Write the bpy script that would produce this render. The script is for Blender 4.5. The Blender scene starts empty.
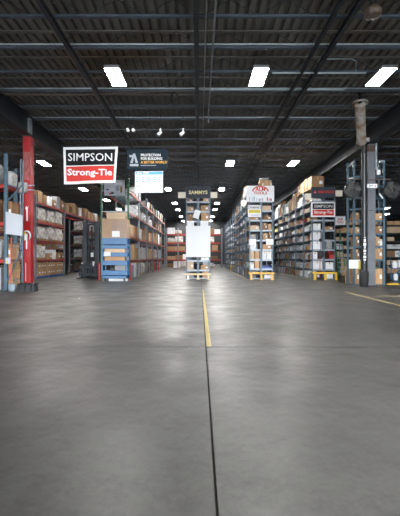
import bpy, bmesh, math, random
from mathutils import Vector, Matrix
random.seed(7)
R = random.Random(11)
scene = bpy.context.scene
col = scene.collection

# ------------------------------------------------------------------ camera, world, exposure
H, F, VX, VY = 1.2, 370.0, 199.5, 256.0          # eye height, focal length in pixels, vanishing point
cam_d = bpy.data.cameras.new('camera'); cam = bpy.data.objects.new('camera', cam_d); col.objects.link(cam)
cam.location = (0, 0, H); cam.rotation_euler = (math.pi/2, 0, 0)
cam_d.sensor_fit = 'HORIZONTAL'; cam_d.sensor_width = 36; cam_d.lens = F/400*36
cam_d.shift_x = 0.5/400; cam_d.shift_y = -2/400
cam_d.clip_end = 200
scene.camera = cam
SKY = 27.0
w = bpy.data.worlds.new('world'); scene.world = w; w.use_nodes = True
w.node_tree.nodes['Background'].inputs[0].default_value = (.92, .97, 1.0, 1)   # overcast daylight outside the dock doors
w.node_tree.nodes['Background'].inputs[1].default_value = SKY
vs = scene.view_settings
vs.view_transform = 'Standard'; vs.look = 'None'; vs.gamma = 1; vs.use_curve_mapping = False
vs.exposure = 0.30
LAMP = 180.0

def D(py): return F*H/(py-VY)                     # distance of a floor point seen at row py
def PX(px, d): return (px-VX)/F*d
def PZ(py, d): return H+(VY-py)/F*d

# ------------------------------------------------------------------ materials
MATS = {}
def mat(name, c, rough=.6, metal=0, var=.12, scale=6, obj_var=0, bump=0, c2=None, spec=None, emit=0, stretch=None, coat=0):
    if name in MATS: return MATS[name]
    m = bpy.data.materials.new(name); m.use_nodes = True; MATS[name] = m
    nt = m.node_tree; n = nt.nodes; L = nt.links.new
    b = n['Principled BSDF']; b.inputs['Roughness'].default_value = rough; b.inputs['Metallic'].default_value = metal
    if spec is not None: b.inputs['Specular IOR Level'].default_value = spec
    if coat: b.inputs['Coat Weight'].default_value = coat
    if emit:
        b.inputs['Base Color'].default_value = (*c, 1)
        b.inputs['Emission Color'].default_value = (*c, 1); b.inputs['Emission Strength'].default_value = emit
        return m
    tc = n.new('ShaderNodeTexCoord'); no = n.new('ShaderNodeTexNoise')
    no.inputs['Scale'].default_value = scale; no.inputs['Detail'].default_value = 5
    mp = n.new('ShaderNodeMapping'); L(tc.outputs['Object'], mp.inputs[0]); L(mp.outputs[0], no.inputs['Vector'])
    if stretch: mp.inputs['Scale'].default_value = stretch
    rp = n.new('ShaderNodeValToRGB')
    lo = c2 if c2 else tuple(max(0, v*(1-var*1.6)) for v in c)
    rp.color_ramp.elements[0].position = .32; rp.color_ramp.elements[1].position = .68
    rp.color_ramp.elements[0].color = (*lo, 1); rp.color_ramp.elements[1].color = (*c, 1)
    L(no.outputs['Fac'], rp.inputs[0]); out = rp.outputs[0]
    if obj_var:
        oi = n.new('ShaderNodeObjectInfo'); hs = n.new('ShaderNodeHueSaturation')
        mr = n.new('ShaderNodeMapRange'); mr.inputs[3].default_value = 1-obj_var; mr.inputs[4].default_value = 1+obj_var
        L(oi.outputs['Random'], mr.inputs[0]); L(mr.outputs[0], hs.inputs['Value']); L(out, hs.inputs['Color']); out = hs.outputs[0]
    L(out, b.inputs['Base Color'])
    if bump:
        bp = n.new('ShaderNodeBump'); bp.inputs['Strength'].default_value = bump; bp.inputs['Distance'].default_value = .02
        L(no.outputs['Fac'], bp.inputs['Height']); L(bp.outputs[0], b.inputs['Normal'])
    return m

STEEL_BLUE = mat('grey_blue_steel', (.12, .16, .21), .45, .1, .1, 5)
STEEL_LT = mat('light_steel', (.32, .36, .42), .42, .2, .1, 5)
UP_BLUE = mat('blue_upright_paint', (.055, .115, .165), .45, 0, .15, 8)
UP_GREEN = mat('green_upright_paint', (.06, .17, .10), .5, 0, .2, 8)
UP_GREY = mat('grey_upright_paint', (.17, .19, .22), .5, 0, .15, 8)
BEAM_RED = mat('red_beam_paint', (.40, .022, .018), .45, 0, .2, 7)
BEAM_OR = mat('orange_red_beam_paint', (.24, .035, .014), .5, 0, .25, 7)
COL_RED = mat('red_column_paint', (.42, .015, .02), .4, 0, .2, 2.2, stretch=(1, 1, .4))
COL_RED_WORN = mat('worn_red_column_paint', (.45, .12, .12), .6, 0, .3, 6)
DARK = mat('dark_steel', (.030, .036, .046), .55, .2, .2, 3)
GIRDER = mat('girder_paint', (.020, .024, .031), .5, .1, .2, 1.5)
JOIST = mat('joist_paint', (.10, .13, .17), .45, .2, .25, 2)
JOIST_W = mat('joist_web_paint', (.05, .06, .075), .5, .2, .25, 2)
GALV = mat('galvanised_pipe', (.50, .58, .62), .35, .6, .15, 4)
RUSTY = mat('rusty_white_paint', (.62, .61, .58), .7, 0, .2, 3.2, c2=(.26, .12, .05))
BLACK = mat('black_plastic', (.012, .013, .015), .45, 0, .2, 8)
RUBBER = mat('black_rubber', (.018, .018, .02), .8, 0, .2, 8)
CARD = mat('tan_cardboard', (.42, .255, .135), .85, 0, .08, 9, obj_var=.22)
CARD_D = mat('brown_cardboard', (.25, .135, .065), .85, 0, .1, 9, obj_var=.25)
CARD_L = mat('pale_cardboard', (.55, .40, .27), .85, 0, .07, 9, obj_var=.15)
CARD_W = mat('white_cardboard', (.72, .73, .75), .7, 0, .05, 9, obj_var=.12)
GREYBOX = mat('grey_cardboard', (.34, .34, .36), .8, 0, .08, 9, obj_var=.25)
BIGBOX = mat('big_tan_cardboard', (.44, .29, .19), .85, 0, .06, 3)
BIGBOX2 = mat('greyed_tan_cardboard', (.37, .27, .22), .85, 0, .06, 3)
TAPE = mat('packing_tape', (.50, .36, .20), .35, 0, .05, 5)
PAPER = mat('white_paper', (.80, .81, .83), .7, 0, .03, 4)
CREAM = mat('cream_board', (.88, .82, .70), .7, 0, .05, 4)
PANEL_W = mat('white_panel', (.78, .79, .82), .55, 0, .02, 1, spec=.1)
BIN = mat('white_bin_plastic', (.62, .64, .66), .45, 0, .06, 6, obj_var=.18)
BIN_BLUE = mat('blue_bin_plastic', (.03, .09, .38), .45, 0, .1, 6)
BIN_RED = mat('red_bin_plastic', (.45, .03, .03), .45, 0, .1, 6)
BIN_YEL = mat('yellow_bin_plastic', (.72, .50, .03), .45, 0, .1, 6)
PARTS = mat('loose_hardware', (.36, .34, .32), .5, .3, .35, 30, c2=(.10, .08, .07))
WRAP = mat('stretch_wrap', (.80, .80, .81), .25, 0, .15, 5, c2=(.36, .31, .27), obj_var=.12, bump=.5)
BAG = mat('plastic_bag', (.50, .51, .53), .35, 0, .2, 9, c2=(.26, .25, .25), obj_var=.3, bump=.4)
WOOD = mat('pallet_wood', (.38, .25, .14), .8, 0, .2, 5, stretch=(1, 6, 6))
PAL_BLUE = mat('blue_pallet_paint', (.02, .10, .30), .6, 0, .2, 6)
CART_BLUE = mat('blue_cart_paint', (.008, .115, .29), .4, 0, .12, 5)
TRUCK = mat('navy_truck_paint', (.018, .028, .042), .4, .1, .15, 5)
YELLOW = mat('yellow_guard_paint', (.75, .46, .03), .45, 0, .12, 7)
LINE_Y = mat('yellow_floor_paint', (.62, .45, .10), .6, 0, .2, 9, c2=(.38, .31, .14))
JOINT = mat('joint_filler', (.015, .015, .016), .8, 0, .2, 20)
WALLM = mat('wall_paint', (.030, .031, .034), .8, 0, .15, .4)
RED = mat('red_paint', (.55, .03, .03), .45, 0, .1, 8)
GREEN = mat('green_paint', (.02, .20, .09), .45, 0, .1, 8)
SIGN_DK = mat('dark_sign_board', (.055, .065, .085), .5, 0, .08, 2, spec=.1)
SIGN_BK = mat('black_print', (.012, .012, .014), .5, 0, .05, 4, spec=.1)
SIGN_RD = mat('red_print', (.62, .055, .045), .5, 0, .06, 2, spec=.1)
SIGN_NV = mat('navy_banner_print', (.006, .016, .026), .6, 0, .3, 1.3, c2=(.018, .030, .042), spec=.1)
SIGN_BL = mat('blue_print', (.06, .33, .66), .5, 0, .05, 4)
LTBLUE = mat('pale_blue_print', (.20, .44, .70), .6, 0, .1, 20)
LTGREY = mat('pale_grey_print', (.30, .33, .40), .6, 0, .1, 20)
SIGN_YL = mat('yellow_print', (.62, .48, .04), .5, 0, .05, 4)
SIGN_OR = mat('orange_print', (.85, .42, .05), .5, 0, .2, 6)
SIGN_PY = mat('pale_yellow_print', (.78, .70, .36), .5, 0, .05, 4)
SILVER = mat('silver_print', (.38, .42, .48), .5, 0, .15, 6)
EBOX = mat('electrical_box', (.42, .43, .44), .5, .2, .1, 6)
VINYL = mat('white_vinyl', (.80, .81, .84), .45, 0, .03, 2)
PHOTO = mat('photo_print', (.66, .69, .76), .5, 0, .2, 3.5, c2=(.44, .47, .53), spec=.1)
LIGHT = mat('led_panel', (1, .985, .95), emit=LAMP)
WIRE = mat('thin_wire', (.10, .10, .11), .5, .3, .1, 5)
PLY = mat('plywood', (.48, .32, .17), .75, 0, .15, 3, stretch=(6, 6, 1))
GLASSY = mat('lamp_housing', (.30, .31, .33), .4, .4, .1, 5)
HAZ = mat('hazard_print', (.66, .30, .06), .5, 0, .4, 14, c2=(.70, .62, .48))

def floor_mat():
    m = bpy.data.materials.new('polished_concrete'); m.use_nodes = True
    nt = m.node_tree; n = nt.nodes; L = nt.links.new; b = n['Principled BSDF']
    g = n.new('ShaderNodeNewGeometry')
    def noise(s, det, rough=.6):
        t = n.new('ShaderNodeTexNoise'); t.inputs['Scale'].default_value = s; t.inputs['Detail'].default_value = det
        t.inputs['Roughness'].default_value = rough; L(g.outputs['Position'], t.inputs['Vector']); return t.outputs['Fac']
    def ramp(f, a, c):
        r = n.new('ShaderNodeValToRGB'); r.color_ramp.elements[0].position, r.color_ramp.elements[0].color = a[0], (*a[1], 1)
        r.color_ramp.elements[1].position, r.color_ramp.elements[1].color = c[0], (*c[1], 1); L(f, r.inputs[0]); return r.outputs[0]
    def mul(a, c, f=1):
        x = n.new('ShaderNodeMix'); x.data_type = 'RGBA'; x.blend_type = 'MULTIPLY'; x.inputs[0].default_value = f
        L(a, x.inputs[6]); L(c, x.inputs[7]); return x.outputs[2]
    base = ramp(noise(.7, 9, .68), (.30, (.052, .0505, .048)), (.70, (.084, .082, .078)))
    fine = ramp(noise(28, 6, .75), (.3, (.70, .70, .70)), (.7, (1, 1, 1)))
    blot = ramp(noise(5.5, 10, .78), (.34, (.50, .495, .49)), (.56, (1, 1, 1)))
    v = n.new('ShaderNodeTexVoronoi'); v.feature = 'DISTANCE_TO_EDGE'; v.inputs['Scale'].default_value = .35
    wn = n.new('ShaderNodeTexNoise'); wn.inputs['Scale'].default_value = 1.2; wn.inputs['Detail'].default_value = 6
    L(g.outputs['Position'], wn.inputs['Vector'])
    va = n.new('ShaderNodeVectorMath'); va.operation = 'ADD'; L(g.outputs['Position'], va.inputs[0]); L(wn.outputs['Color'], va.inputs[1]); L(va.outputs[0], v.inputs['Vector'])
    crack = ramp(v.outputs['Distance'], (0, (.74, .73, .72)), (.006, (1, 1, 1)))
    c = mul(mul(base, fine), blot); c = mul(c, crack, .6)
    oi = n.new('ShaderNodeObjectInfo'); hs = n.new('ShaderNodeHueSaturation'); mr = n.new('ShaderNodeMapRange')
    mr.inputs[3].default_value = .95; mr.inputs[4].default_value = 1.05
    L(oi.outputs['Random'], mr.inputs[0]); L(mr.outputs[0], hs.inputs['Value']); L(c, hs.inputs['Color'])
    L(hs.outputs[0], b.inputs['Base Color'])
    rr = n.new('ShaderNodeMapRange'); rr.inputs[1].default_value = .3; rr.inputs[2].default_value = .7; rr.inputs[3].default_value = .27; rr.inputs[4].default_value = .56
    L(noise(1.4, 7, .7), rr.inputs[0]); L(rr.outputs[0], b.inputs['Roughness'])
    bp = n.new('ShaderNodeBump'); bp.inputs['Strength'].default_value = .08; bp.inputs['Distance'].default_value = .01
    L(noise(4, 6), bp.inputs['Height']); L(bp.outputs[0], b.inputs['Normal'])
    return m
FLOOR = floor_mat()

def deck_mat():
    m = bpy.data.materials.new('metal_roof_deck'); m.use_nodes = True
    nt = m.node_tree; n = nt.nodes; L = nt.links.new; b = n['Principled BSDF']
    b.inputs['Roughness'].default_value = .7; b.inputs['Specular IOR Level'].default_value = .15
    g = n.new('ShaderNodeNewGeometry')
    t = n.new('ShaderNodeTexNoise'); t.inputs['Scale'].default_value = .9; t.inputs['Detail'].default_value = 7; L(g.outputs['Position'], t.inputs['Vector'])
    r = n.new('ShaderNodeValToRGB'); r.color_ramp.elements[0].position = .3; r.color_ramp.elements[0].color = (.145, .140, .130, 1)
    r.color_ramp.elements[1].position = .7; r.color_ramp.elements[1].color = (.235, .228, .214, 1); L(t.outputs['Fac'], r.inputs[0])
    t2 = n.new('ShaderNodeTexNoise'); t2.inputs['Scale'].default_value = .16; t2.inputs['Detail'].default_value = 4; L(g.outputs['Position'], t2.inputs['Vector'])
    r2 = n.new('ShaderNodeValToRGB'); r2.color_ramp.elements[0].position = .60; r2.color_ramp.elements[0].color = (0, 0, 0, 1)
    r2.color_ramp.elements[1].position = .74; r2.color_ramp.elements[1].color = (.7, .7, .7, 1); L(t2.outputs['Fac'], r2.inputs[0])
    x = n.new('ShaderNodeMix'); x.data_type = 'RGBA'; L(r2.outputs[0], x.inputs[0]); L(r.outputs[0], x.inputs[6]); x.inputs[7].default_value = (.13, .085, .045, 1)
    L(x.outputs[2], b.inputs['Base Color']); return m
DECK = deck_mat()
DECK_RUST = mat('rusty_deck_lap', (.13, .085, .055), .7, 0, .3, 2)

# ------------------------------------------------------------------ mesh helpers
class MB:
    def __init__(s): s.v = []; s.f = []; s.sm = []
    def add(s, vs, fs, smooth=False):
        o = len(s.v); s.v += [tuple(p) for p in vs]; s.f += [tuple(i+o for i in f) for f in fs]; s.sm += [smooth]*len(fs); return s
    def box(s, x0, x1, y0, y1, z0, z1):
        return s.add([(x0,y0,z0),(x1,y0,z0),(x1,y1,z0),(x0,y1,z0),(x0,y0,z1),(x1,y0,z1),(x1,y1,z1),(x0,y1,z1)],
                     [(0,3,2,1),(4,5,6,7),(0,1,5,4),(1,2,6,5),(2,3,7,6),(3,0,4,7)])
    def cbox(s, x0, x1, y0, y1, z0, z1, c):       # box with chamfered edges
        bm = bmesh.new(); bmesh.ops.create_cube(bm, size=1)
        for v in bm.verts: v.co = Vector(((x0+x1)/2+v.co.x*(x1-x0), (y0+y1)/2+v.co.y*(y1-y0), (z0+z1)/2+v.co.z*(z1-z0)))
        bmesh.ops.bevel(bm, geom=bm.edges[:], offset=c, segments=1, affect='EDGES')
        return s.bm(bm)
    def bm(s, bm, smooth=False):
        bm.verts.index_update(); s.add([v.co[:] for v in bm.verts], [[v.index for v in f.verts] for f in bm.faces], smooth); bm.free(); return s
    def tube(s, pts, r, n=8, caps=True):
        pts = [Vector(p) for p in pts]; rings = []
        for i, p in enumerate(pts):
            t = (pts[min(i+1, len(pts)-1)]-pts[max(i-1, 0)]).normalized()
            a = Vector((0,0,1)) if abs(t.z) < .9 else Vector((1,0,0))
            u = t.cross(a).normalized(); v = t.cross(u)
            rr = r[i] if isinstance(r, (list, tuple)) else r
            rings.append([p+u*math.cos(2*math.pi*k/n)*rr+v*math.sin(2*math.pi*k/n)*rr for k in range(n)])
        vs = [q for g in rings for q in g]; fs = []
        for i in range(len(rings)-1):
            for k in range(n): fs.append((i*n+k, i*n+(k+1)%n, (i+1)*n+(k+1)%n, (i+1)*n+k))
        s.add(vs, fs, n > 5)
        if caps:
            s.add(rings[0], [tuple(range(n))[::-1]]); s.add(rings[-1], [tuple(range(n))])
        return s
    def bar(s, p, q, w, h=None, up=(0,0,1)):      # rectangular bar p..q
        p, q = Vector(p), Vector(q); t = (q-p).normalized(); a = Vector(up)
        if abs(t.dot(a)) > .95: a = Vector((0,1,0))
        u = t.cross(a).normalized()*w/2; v = u.cross(t).normalized()*(h or w)/2
        c = [p-u-v, p+u-v, p+u+v, p-u+v, q-u-v, q+u-v, q+u+v, q-u+v]
        return s.add(c, [(0,1,2,3),(7,6,5,4),(0,4,5,1),(1,5,6,2),(2,6,7,3),(3,7,4,0)])
    def prism(s, pts, y0, y1):                    # XZ polygon pushed along Y
        n = len(pts); vs = [(x,y0,z) for x,z in pts]+[(x,y1,z) for x,z in pts]
        return s.add(vs, [tuple(range(n)), tuple(range(2*n-1, n-1, -1))]+[(i, i+n, (i+1)%n+n, (i+1)%n) for i in range(n)])
    def lathe(s, prof, n=20, axis='z', c=(0,0,0)):
        vs = []; fs = []
        for r, z in prof:
            for k in range(n):
                a = 2*math.pi*k/n; p = (r*math.cos(a), r*math.sin(a), z)
                if axis == 'y': p = (p[0], p[2], p[1])
                vs.append((p[0]+c[0], p[1]+c[1], p[2]+c[2]))
        for i in range(len(prof)-1):
            for k in range(n): fs.append((i*n+k, i*n+(k+1)%n, (i+1)*n+(k+1)%n, (i+1)*n+k))
        return s.add(vs, fs, True)
    def torus(s, c, r, t, n=24, m=6):             # ring in the XZ plane
        return s.tube([(c[0]+r*math.cos(2*math.pi*k/n), c[1], c[2]+r*math.sin(2*math.pi*k/n)) for k in range(n+1)], t, m, False)
    def mesh(s, name, m):
        me = bpy.data.meshes.new(name); me.from_pydata(s.v, [], s.f)
        me.polygons.foreach_set('use_smooth', s.sm); me.materials.append(m)
        bm = bmesh.new(); bm.from_mesh(me); bmesh.ops.recalc_face_normals(bm, faces=bm.faces); bm.to_mesh(bm and me); bm.free()
        me.update(); return me
    def build(s, name, m, parent=None, loc=(0,0,0), rz=0): return obj(name, s.mesh(name, m), parent, loc, rz)

def obj(name, me, parent=None, loc=(0,0,0), rz=0, scale=None):
    o = bpy.data.objects.new(name, me); col.objects.link(o); o.location = loc; o.rotation_euler = (0,0,rz)
    if scale: o.scale = scale
    if parent: o.parent = parent
    return o
def tag(o, label, cat, group=None, kind=None):
    o['label'] = label; o['category'] = cat
    if group: o['group'] = group
    if kind: o['kind'] = kind
    return o
def thing(name, label, cat, loc=(0,0,0), rz=0, group=None):
    return tag(obj(name, None, None, loc, rz), label, cat, group)
def struct(o): o['kind'] = 'structure'; return o

CACHE = {}
def cached(key, fn, m):
    k = (key, m.name)
    if k not in CACHE: CACHE[k] = fn().mesh(str(key[0]), m)
    return CACHE[k]

def text(body, m, parent, cx, cz, width, height, y=-.012, thick=.004, bold=.0, name='lettering', rot=0):
    cu = bpy.data.curves.new('txt', 'FONT'); cu.body = body; cu.offset = bold; cu.extrude = .01; cu.resolution_u = 2
    o = bpy.data.objects.new('txt', cu); col.objects.link(o); bpy.context.view_layer.update()
    me = bpy.data.meshes.new_from_object(o.evaluated_get(bpy.context.evaluated_depsgraph_get()))
    bpy.data.objects.remove(o)
    xs = [v.co.x for v in me.vertices]; ys = [v.co.y for v in me.vertices]
    x0, x1, y0, y1 = min(xs), max(xs), min(ys), max(ys)
    for v in me.vertices:
        px = ((v.co.x-x0)/(x1-x0)-.5)*width; pz = ((v.co.y-y0)/(y1-y0)-.5)*height; py = -thick/2 if v.co.z > 0 else thick/2
        if rot: px, pz = -pz*1.0, px*1.0
        v.co = (px, py, pz)
    me.materials.clear(); me.materials.append(m); me.name = name
    return obj(name, me, parent, (cx, y, cz))

# ------------------------------------------------------------------ the setting
X0, X1, Y0, Y1 = -26.0, 27.0, -9.0, 54.0
ZJ, ZD = 6.40, 6.84                                # joist underside, deck underside
JX, SLAB = .083, 6.2
fl = struct(MB().box(X0, X1, Y0, Y1, -.10, -.012).build('floor', JOINT))
xs = [JX+SLAB*i for i in range(-5, 6)]; ys = [4.88+SLAB*i for i in range(-3, 9)]
xs = [X0]+[x for x in xs if X0 < x < X1]+[X1]; ys = [Y0]+[y for y in ys if Y0 < y < Y1]+[Y1]
for i in range(len(xs)-1):
    for j in range(len(ys)-1):
        ga = .0065 if abs(xs[i]-JX) < .01 else .003; gb = .0065 if abs(xs[i+1]-JX) < .01 else .003
        MB().cbox(xs[i]+ga, xs[i+1]-gb, ys[j]+.005, ys[j+1]-.005, -.09, 0, .002).build('concrete_slab', FLOOR, fl)

ce = MB(); pitch = .23; prof = []; x = X0
while x < X1:
    prof += [(x, ZD), (x+.155, ZD), (x+.165, ZD+.07), (x+.220, ZD+.07)]; x += pitch
ce.add([(a, Y0, b) for a, b in prof]+[(a, Y1, b) for a, b in prof], [(i, i+1, i+1+len(prof), i+len(prof)) for i in range(len(prof)-1)])
ce.box(X0, X1, Y0, Y1, ZD+.075, ZD+.2)
ce = struct(ce.build('ceiling', DECK))
lap = MB()
for i in range(0, int((X1-X0)/pitch), 1): lap.box(X0+i*pitch+.135, X0+i*pitch+.153, Y0, Y1, ZD-.004, ZD)
lap.build('deck_lap_seams', DECK_RUST, ce)['kind'] = 'stuff'

# joists: every one is a part of the ceiling with chords and web of its own
cho = MB().box(X0, -.02, -.045, -.005, 0, .045).box(X0, X1, .005, .045, 0, .045).box(-.02, X1, -.045, -.005, 0, .045)
cho = cho.mesh('bottom_chord', JOIST)
top = MB().box(X0, X1, -.05, -.005, ZD-ZJ-.03, ZD-ZJ).box(X0, X1, .005, .05, ZD-ZJ-.03, ZD-ZJ).mesh('top_chord', DECK)
web = MB(); x = X0; k = 0
while x+.62 < X1:
    a, b = (.04, ZD-ZJ-.04) if k % 2 == 0 else (ZD-ZJ-.04, .04)
    web.tube([(x, 0, a), (x+.62, 0, b)], .009, 4, False); x += .62; k += 1
web = web.mesh('web_rods', JOIST_W)
JY = [8.07+1.21*k for k in range(-7, 38) if 8.07+1.21*k < Y1-.3]
for y in JY:
    j = obj('roof_joist', top, ce, (0, y, ZJ)); obj('bottom_chord', cho, j); obj('web_rods', web, j)

wl = struct(MB().box(X0-.3, X0, Y0, Y1, 0, ZD+.2).build('wall_left', WALLM))
wr = struct(MB().box(X1, X1+.3, Y0, Y1, 0, ZD+.2).build('wall_right', WALLM))
wf = struct(MB().box(X0, X1, Y1, Y1+.3, 0, ZD+.2).build('wall_far', WALLM))
wn = MB().box(X0, X1, Y0-.3, Y0, 5.2, ZD+.2); DOORS = [(-13, -8), (-6.5, -1.5), (1.5, 6.5), (8, 13)]; x = X0
for a, b in DOORS: wn.box(x, a, Y0-.3, Y0, 0, 5.2); x = b
wn.box(x, X1, Y0-.3, Y0, 0, 5.2); wn = struct(wn.build('wall_near', WALLM))
MB().box(-60, 60, -60, Y0-.3, -.2, -.02).build('ground_outside', mat('asphalt', (.16,.16,.16), .9))['kind'] = 'structure'
for a, b in DOORS:
    ld = bpy.data.lights.new('door_portal', 'AREA'); ld.shape = 'RECTANGLE'; ld.size = b-a; ld.size_y = 5.2; ld.cycles.is_portal = True
    lo = bpy.data.objects.new('door_portal', ld); col.objects.link(lo); lo.location = ((a+b)/2, Y0-.15, 2.6); lo.rotation_euler = (math.pi/2, 0, 0)

def ibeam_y(mb, x, y0, y1, z0, z1, w, t=.025, tw=.016):
    mb.box(x-w/2, x+w/2, y0, y1, z0, z0+t); mb.box(x-w/2, x+w/2, y0, y1, z1-t, z1); mb.box(x-tw/2, x+tw/2, y0, y1, z0+t, z1-t); return mb
LC_D, RC_D = 13.8, 14.8
LCX, RCX = PX(26.7, LC_D), PX(371.7, RC_D)
for n_, xg in (('trim_1', LCX), ('trim_2', RCX)):
    struct(ibeam_y(MB(), xg, Y0+.02, Y1-.02, 5.70, ZJ, .34, .04, .03).build(n_, GIRDER))
def lbeam(nm, x, wd, ht, lab):
    ibeam_y(MB(), x, Y0+.02, Y1-.02, ZJ-ht, ZJ, wd, .02, .014).build(nm, DARK).__setitem__('kind', 'structure')
lbeam('trim_3', -3.22, .10, .12, ''); lbeam('trim_4', 3.24, .09, .12, ''); lbeam('trim_5', 2.86, .07, .10, '')
lbeam('trim_6', -.075, .11, .10, '')

# ------------------------------------------------------------------ columns
def hcol(name, x, d, z1, w, m):
    mb = MB(); mb.box(x-w/2, x+w/2, d, d+.025, .03, z1).box(x-w/2, x+w/2, d+w-.025, d+w, .03, z1).box(x-.01, x+.01, d+.025, d+w-.025, .03, z1)
    mb.box(x+w/2-.02, x+w/2-.01, d+.025, d+w-.025, .03, z1).box(x-w/2+.01, x-w/2+.02, d+.025, d+w-.025, .03, z1)
    return mb
def column(label, x, d, w, m):
    t = thing('steel_column', label, 'column', (0, 0, 0))
    hcol('c', x, d, 5.66, w, m).build('shaft', m, t)
    MB().box(x-w*.75, x+w*.75, d-.08, d+w+.08, 0, .03).build('base_plate', DARK, t)
    MB().box(x-w*.6, x+w*.6, d-.04, d+w+.04, 5.66, 5.70).build('cap_plate', DARK, t)
    return t
cl = column('red painted steel column with white stickers near the left edge', LCX, LC_D, .285, COL_RED)
cy = LC_D-.002
cx0, cx1 = LCX-.142, LCX+.142
MB().box(cx0+.02, cx1-.03, cy-.004, cy, PZ(180, LC_D), PZ(152, LC_D)).build('worn_patch', COL_RED_WORN, cl)
MB().prism([(PX(a,LC_D), PZ(b,LC_D)) for a, b in ((26.4,221),(27.9,221),(27.7,209),(28.4,206.2),(27.2,207.4),(26.2,205.8),(25.2,208.6),(26.4,210))], cy-.006, cy).build('sticker', PAPER, cl)
MB().box(PX(26,LC_D), PX(27.2,LC_D), cy-.004, cy, PZ(249, LC_D), PZ(238.5, LC_D)).build('sticker', PAPER, cl)
MB().box(PX(25.5,LC_D), PX(26,LC_D), cy-.004, cy, PZ(281, LC_D), PZ(263, LC_D)).build('paint_mark', PAPER, cl)
struct(MB().box(LCX-.10, LCX+.10, LC_D+.04, LC_D+.24, 5.74, 6.36).build('trim_7', GALV))
cr = column('grey steel column with black pipe strapped beside it at right', RCX, RC_D, .30, mat('column_grey', (.135, .145, .165), .5, 0, .15, 3))
s = MB().box(PX(366.3,RC_D), PX(377,RC_D), RC_D-.02, RC_D-.003, PZ(187.9,RC_D), PZ(184,RC_D)).build('number_plate', PAPER, cr)
text('J01', SIGN_BK, cr, PX(370.7,RC_D), PZ(186,RC_D), .17, .09, RC_D-.023, bold=.01)
text('1', SIGN_RD, cr, PX(375,RC_D), PZ(186,RC_D), .03, .09, RC_D-.023, bold=.02)
MB().box(PX(368.5,RC_D), PX(374,RC_D), RC_D-.012, RC_D-.002, PZ(210.6,RC_D), PZ(210,RC_D)).build('strap', DARK, cr)
MB().box(RCX-.2, RCX+.2, RC_D-.03, RC_D+.33, 5.38, 5.62).build('rusty_collar', mat('rust_brown', (.10, .055, .04), .7, 0, .3, 4), cr)

pd = RC_D-.28
t = thing('downspout_pipe', 'black vertical pipe with white lettering standing before the grey column', 'pipe')
pxx = PX(364.1, pd)
MB().tube([(pxx, pd, .55), (pxx, pd, PZ(143, pd))], .105, 14).build('pipe_shaft', BLACK, t)
MB().lathe([(.13, 0), (.15, .02), (.15, .12), (.165, .14), (.165, .58), (.12, .64)], 16, 'z', (pxx, pd, 0)).build('pipe_boot', RUBBER, t)
for k, (zo, ww, hh) in enumerate([(-.44,.09,.07),(-.33,.11,.10),(-.20,.07,.08),(-.09,.10,.09),(.04,.06,.10),(.16,.11,.12),(.31,.08,.10),(.42,.05,.06)]):
    MB().cbox(pxx-.02-ww/2, pxx-.02+ww/2, pd-.125, pd-.09, PZ(248.5,pd)+zo-hh/2, PZ(248.5,pd)+zo+hh/2, .012).build('letter_mark', PAPER, t)
MB().box(pxx-.04, pxx-.025, pd-.125, pd-.108, .9, 5.2).build('highlight_strip', STEEL_LT, t)  # pale strip stands in for the highlight down the pipe's left side
t = thing('insulated_pipe', 'rust stained white pipe under the roof above the black pipe', 'pipe')
MB().tube([(PX(360,12.5), 12.5, ZJ-.04), (PX(360.6,13.45), 13.45, PZ(124,13.45)), (PX(361.6,pd-.1), pd-.1, PZ(143.3,pd)+.02)], [.165, .17, .175], 16).build('pipe_shaft', RUSTY, t)
MB().lathe([(.26, ZJ-.07), (.26, ZJ-.002), (.1, ZJ-.002)], 16, 'z', (PX(360,12.5), 12.5, 0)).build('flange', RUSTY, t)
MB().tube([(PX(360,12.5), 12.5, ZJ-.05), (PX(360,12.5), 12.5, ZD-.005)], .06, 10).build('roof_stub', DARK, t)
MB().box(PX(356.8,pd), PX(366.2,pd), pd-.29, pd+.08, PZ(143.5,pd)+.0, PZ(143.5,pd)+.14).build('clamp', EBOX, t)

# ------------------------------------------------------------------ ceiling lights
def fixture():
    h = MB().cbox(-.21, .21, -.52, .52, .0, .09, .01).box(-.10, .10, -.40, .40, .09, .14)
    return h.mesh('housing', GLASSY), MB().box(-.195, .195, -.505, .505, -.003, .004).mesh('diffuser', LIGHT)
HO, DI = fixture()
hang = MB(); 
for yy in (-.42, .42): hang.tube([(0, yy, .09), (0, yy, ZJ+.02-6.17)], .006, 4)
hang = hang.mesh('hanger_wires', WIRE)
ORD = ['first','second','third','fourth','fifth','sixth','seventh','eighth','ninth','tenth','eleventh','twelfth','thirteenth','fourteenth']
def light(x, y, label):
    t = thing('ceiling_light', label, 'light', (x, y, 6.17), 0, 'bright ceiling light panels')
    obj('housing', HO, t); obj('diffuser', DI, t); obj('hanger_wires', hang, t)
rows = [10.3, 19.9, 27.6, 34.9, 39.8, 46.8, 52.6]
for i, y in enumerate(rows):
    for x, nm in ((-2.33, 'left of centre'), (1.64, 'right of centre')):
        light(x, y, f'bright ceiling light panel {nm}, {ORD[i]} row from the camera')
for i, y in enumerate(rows[:4]):
    light(5.04, y, f'bright ceiling light panel in {ORD[i]} row, third column from the left girder')
for i, y in enumerate([19.9, 27.6, 33, 39.4]):
    light([-8.37, -8.66, -8.3, -8.6][i], y, f'ceiling light panel in the left side bay, {ORD[i]} from the camera')
for i, (x, y) in enumerate([(19.4, 38.5), (22.2, 44)]):
    light(x, y, f'small far ceiling light beyond the right column, {["upper","lower"][i]} of two')

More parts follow.
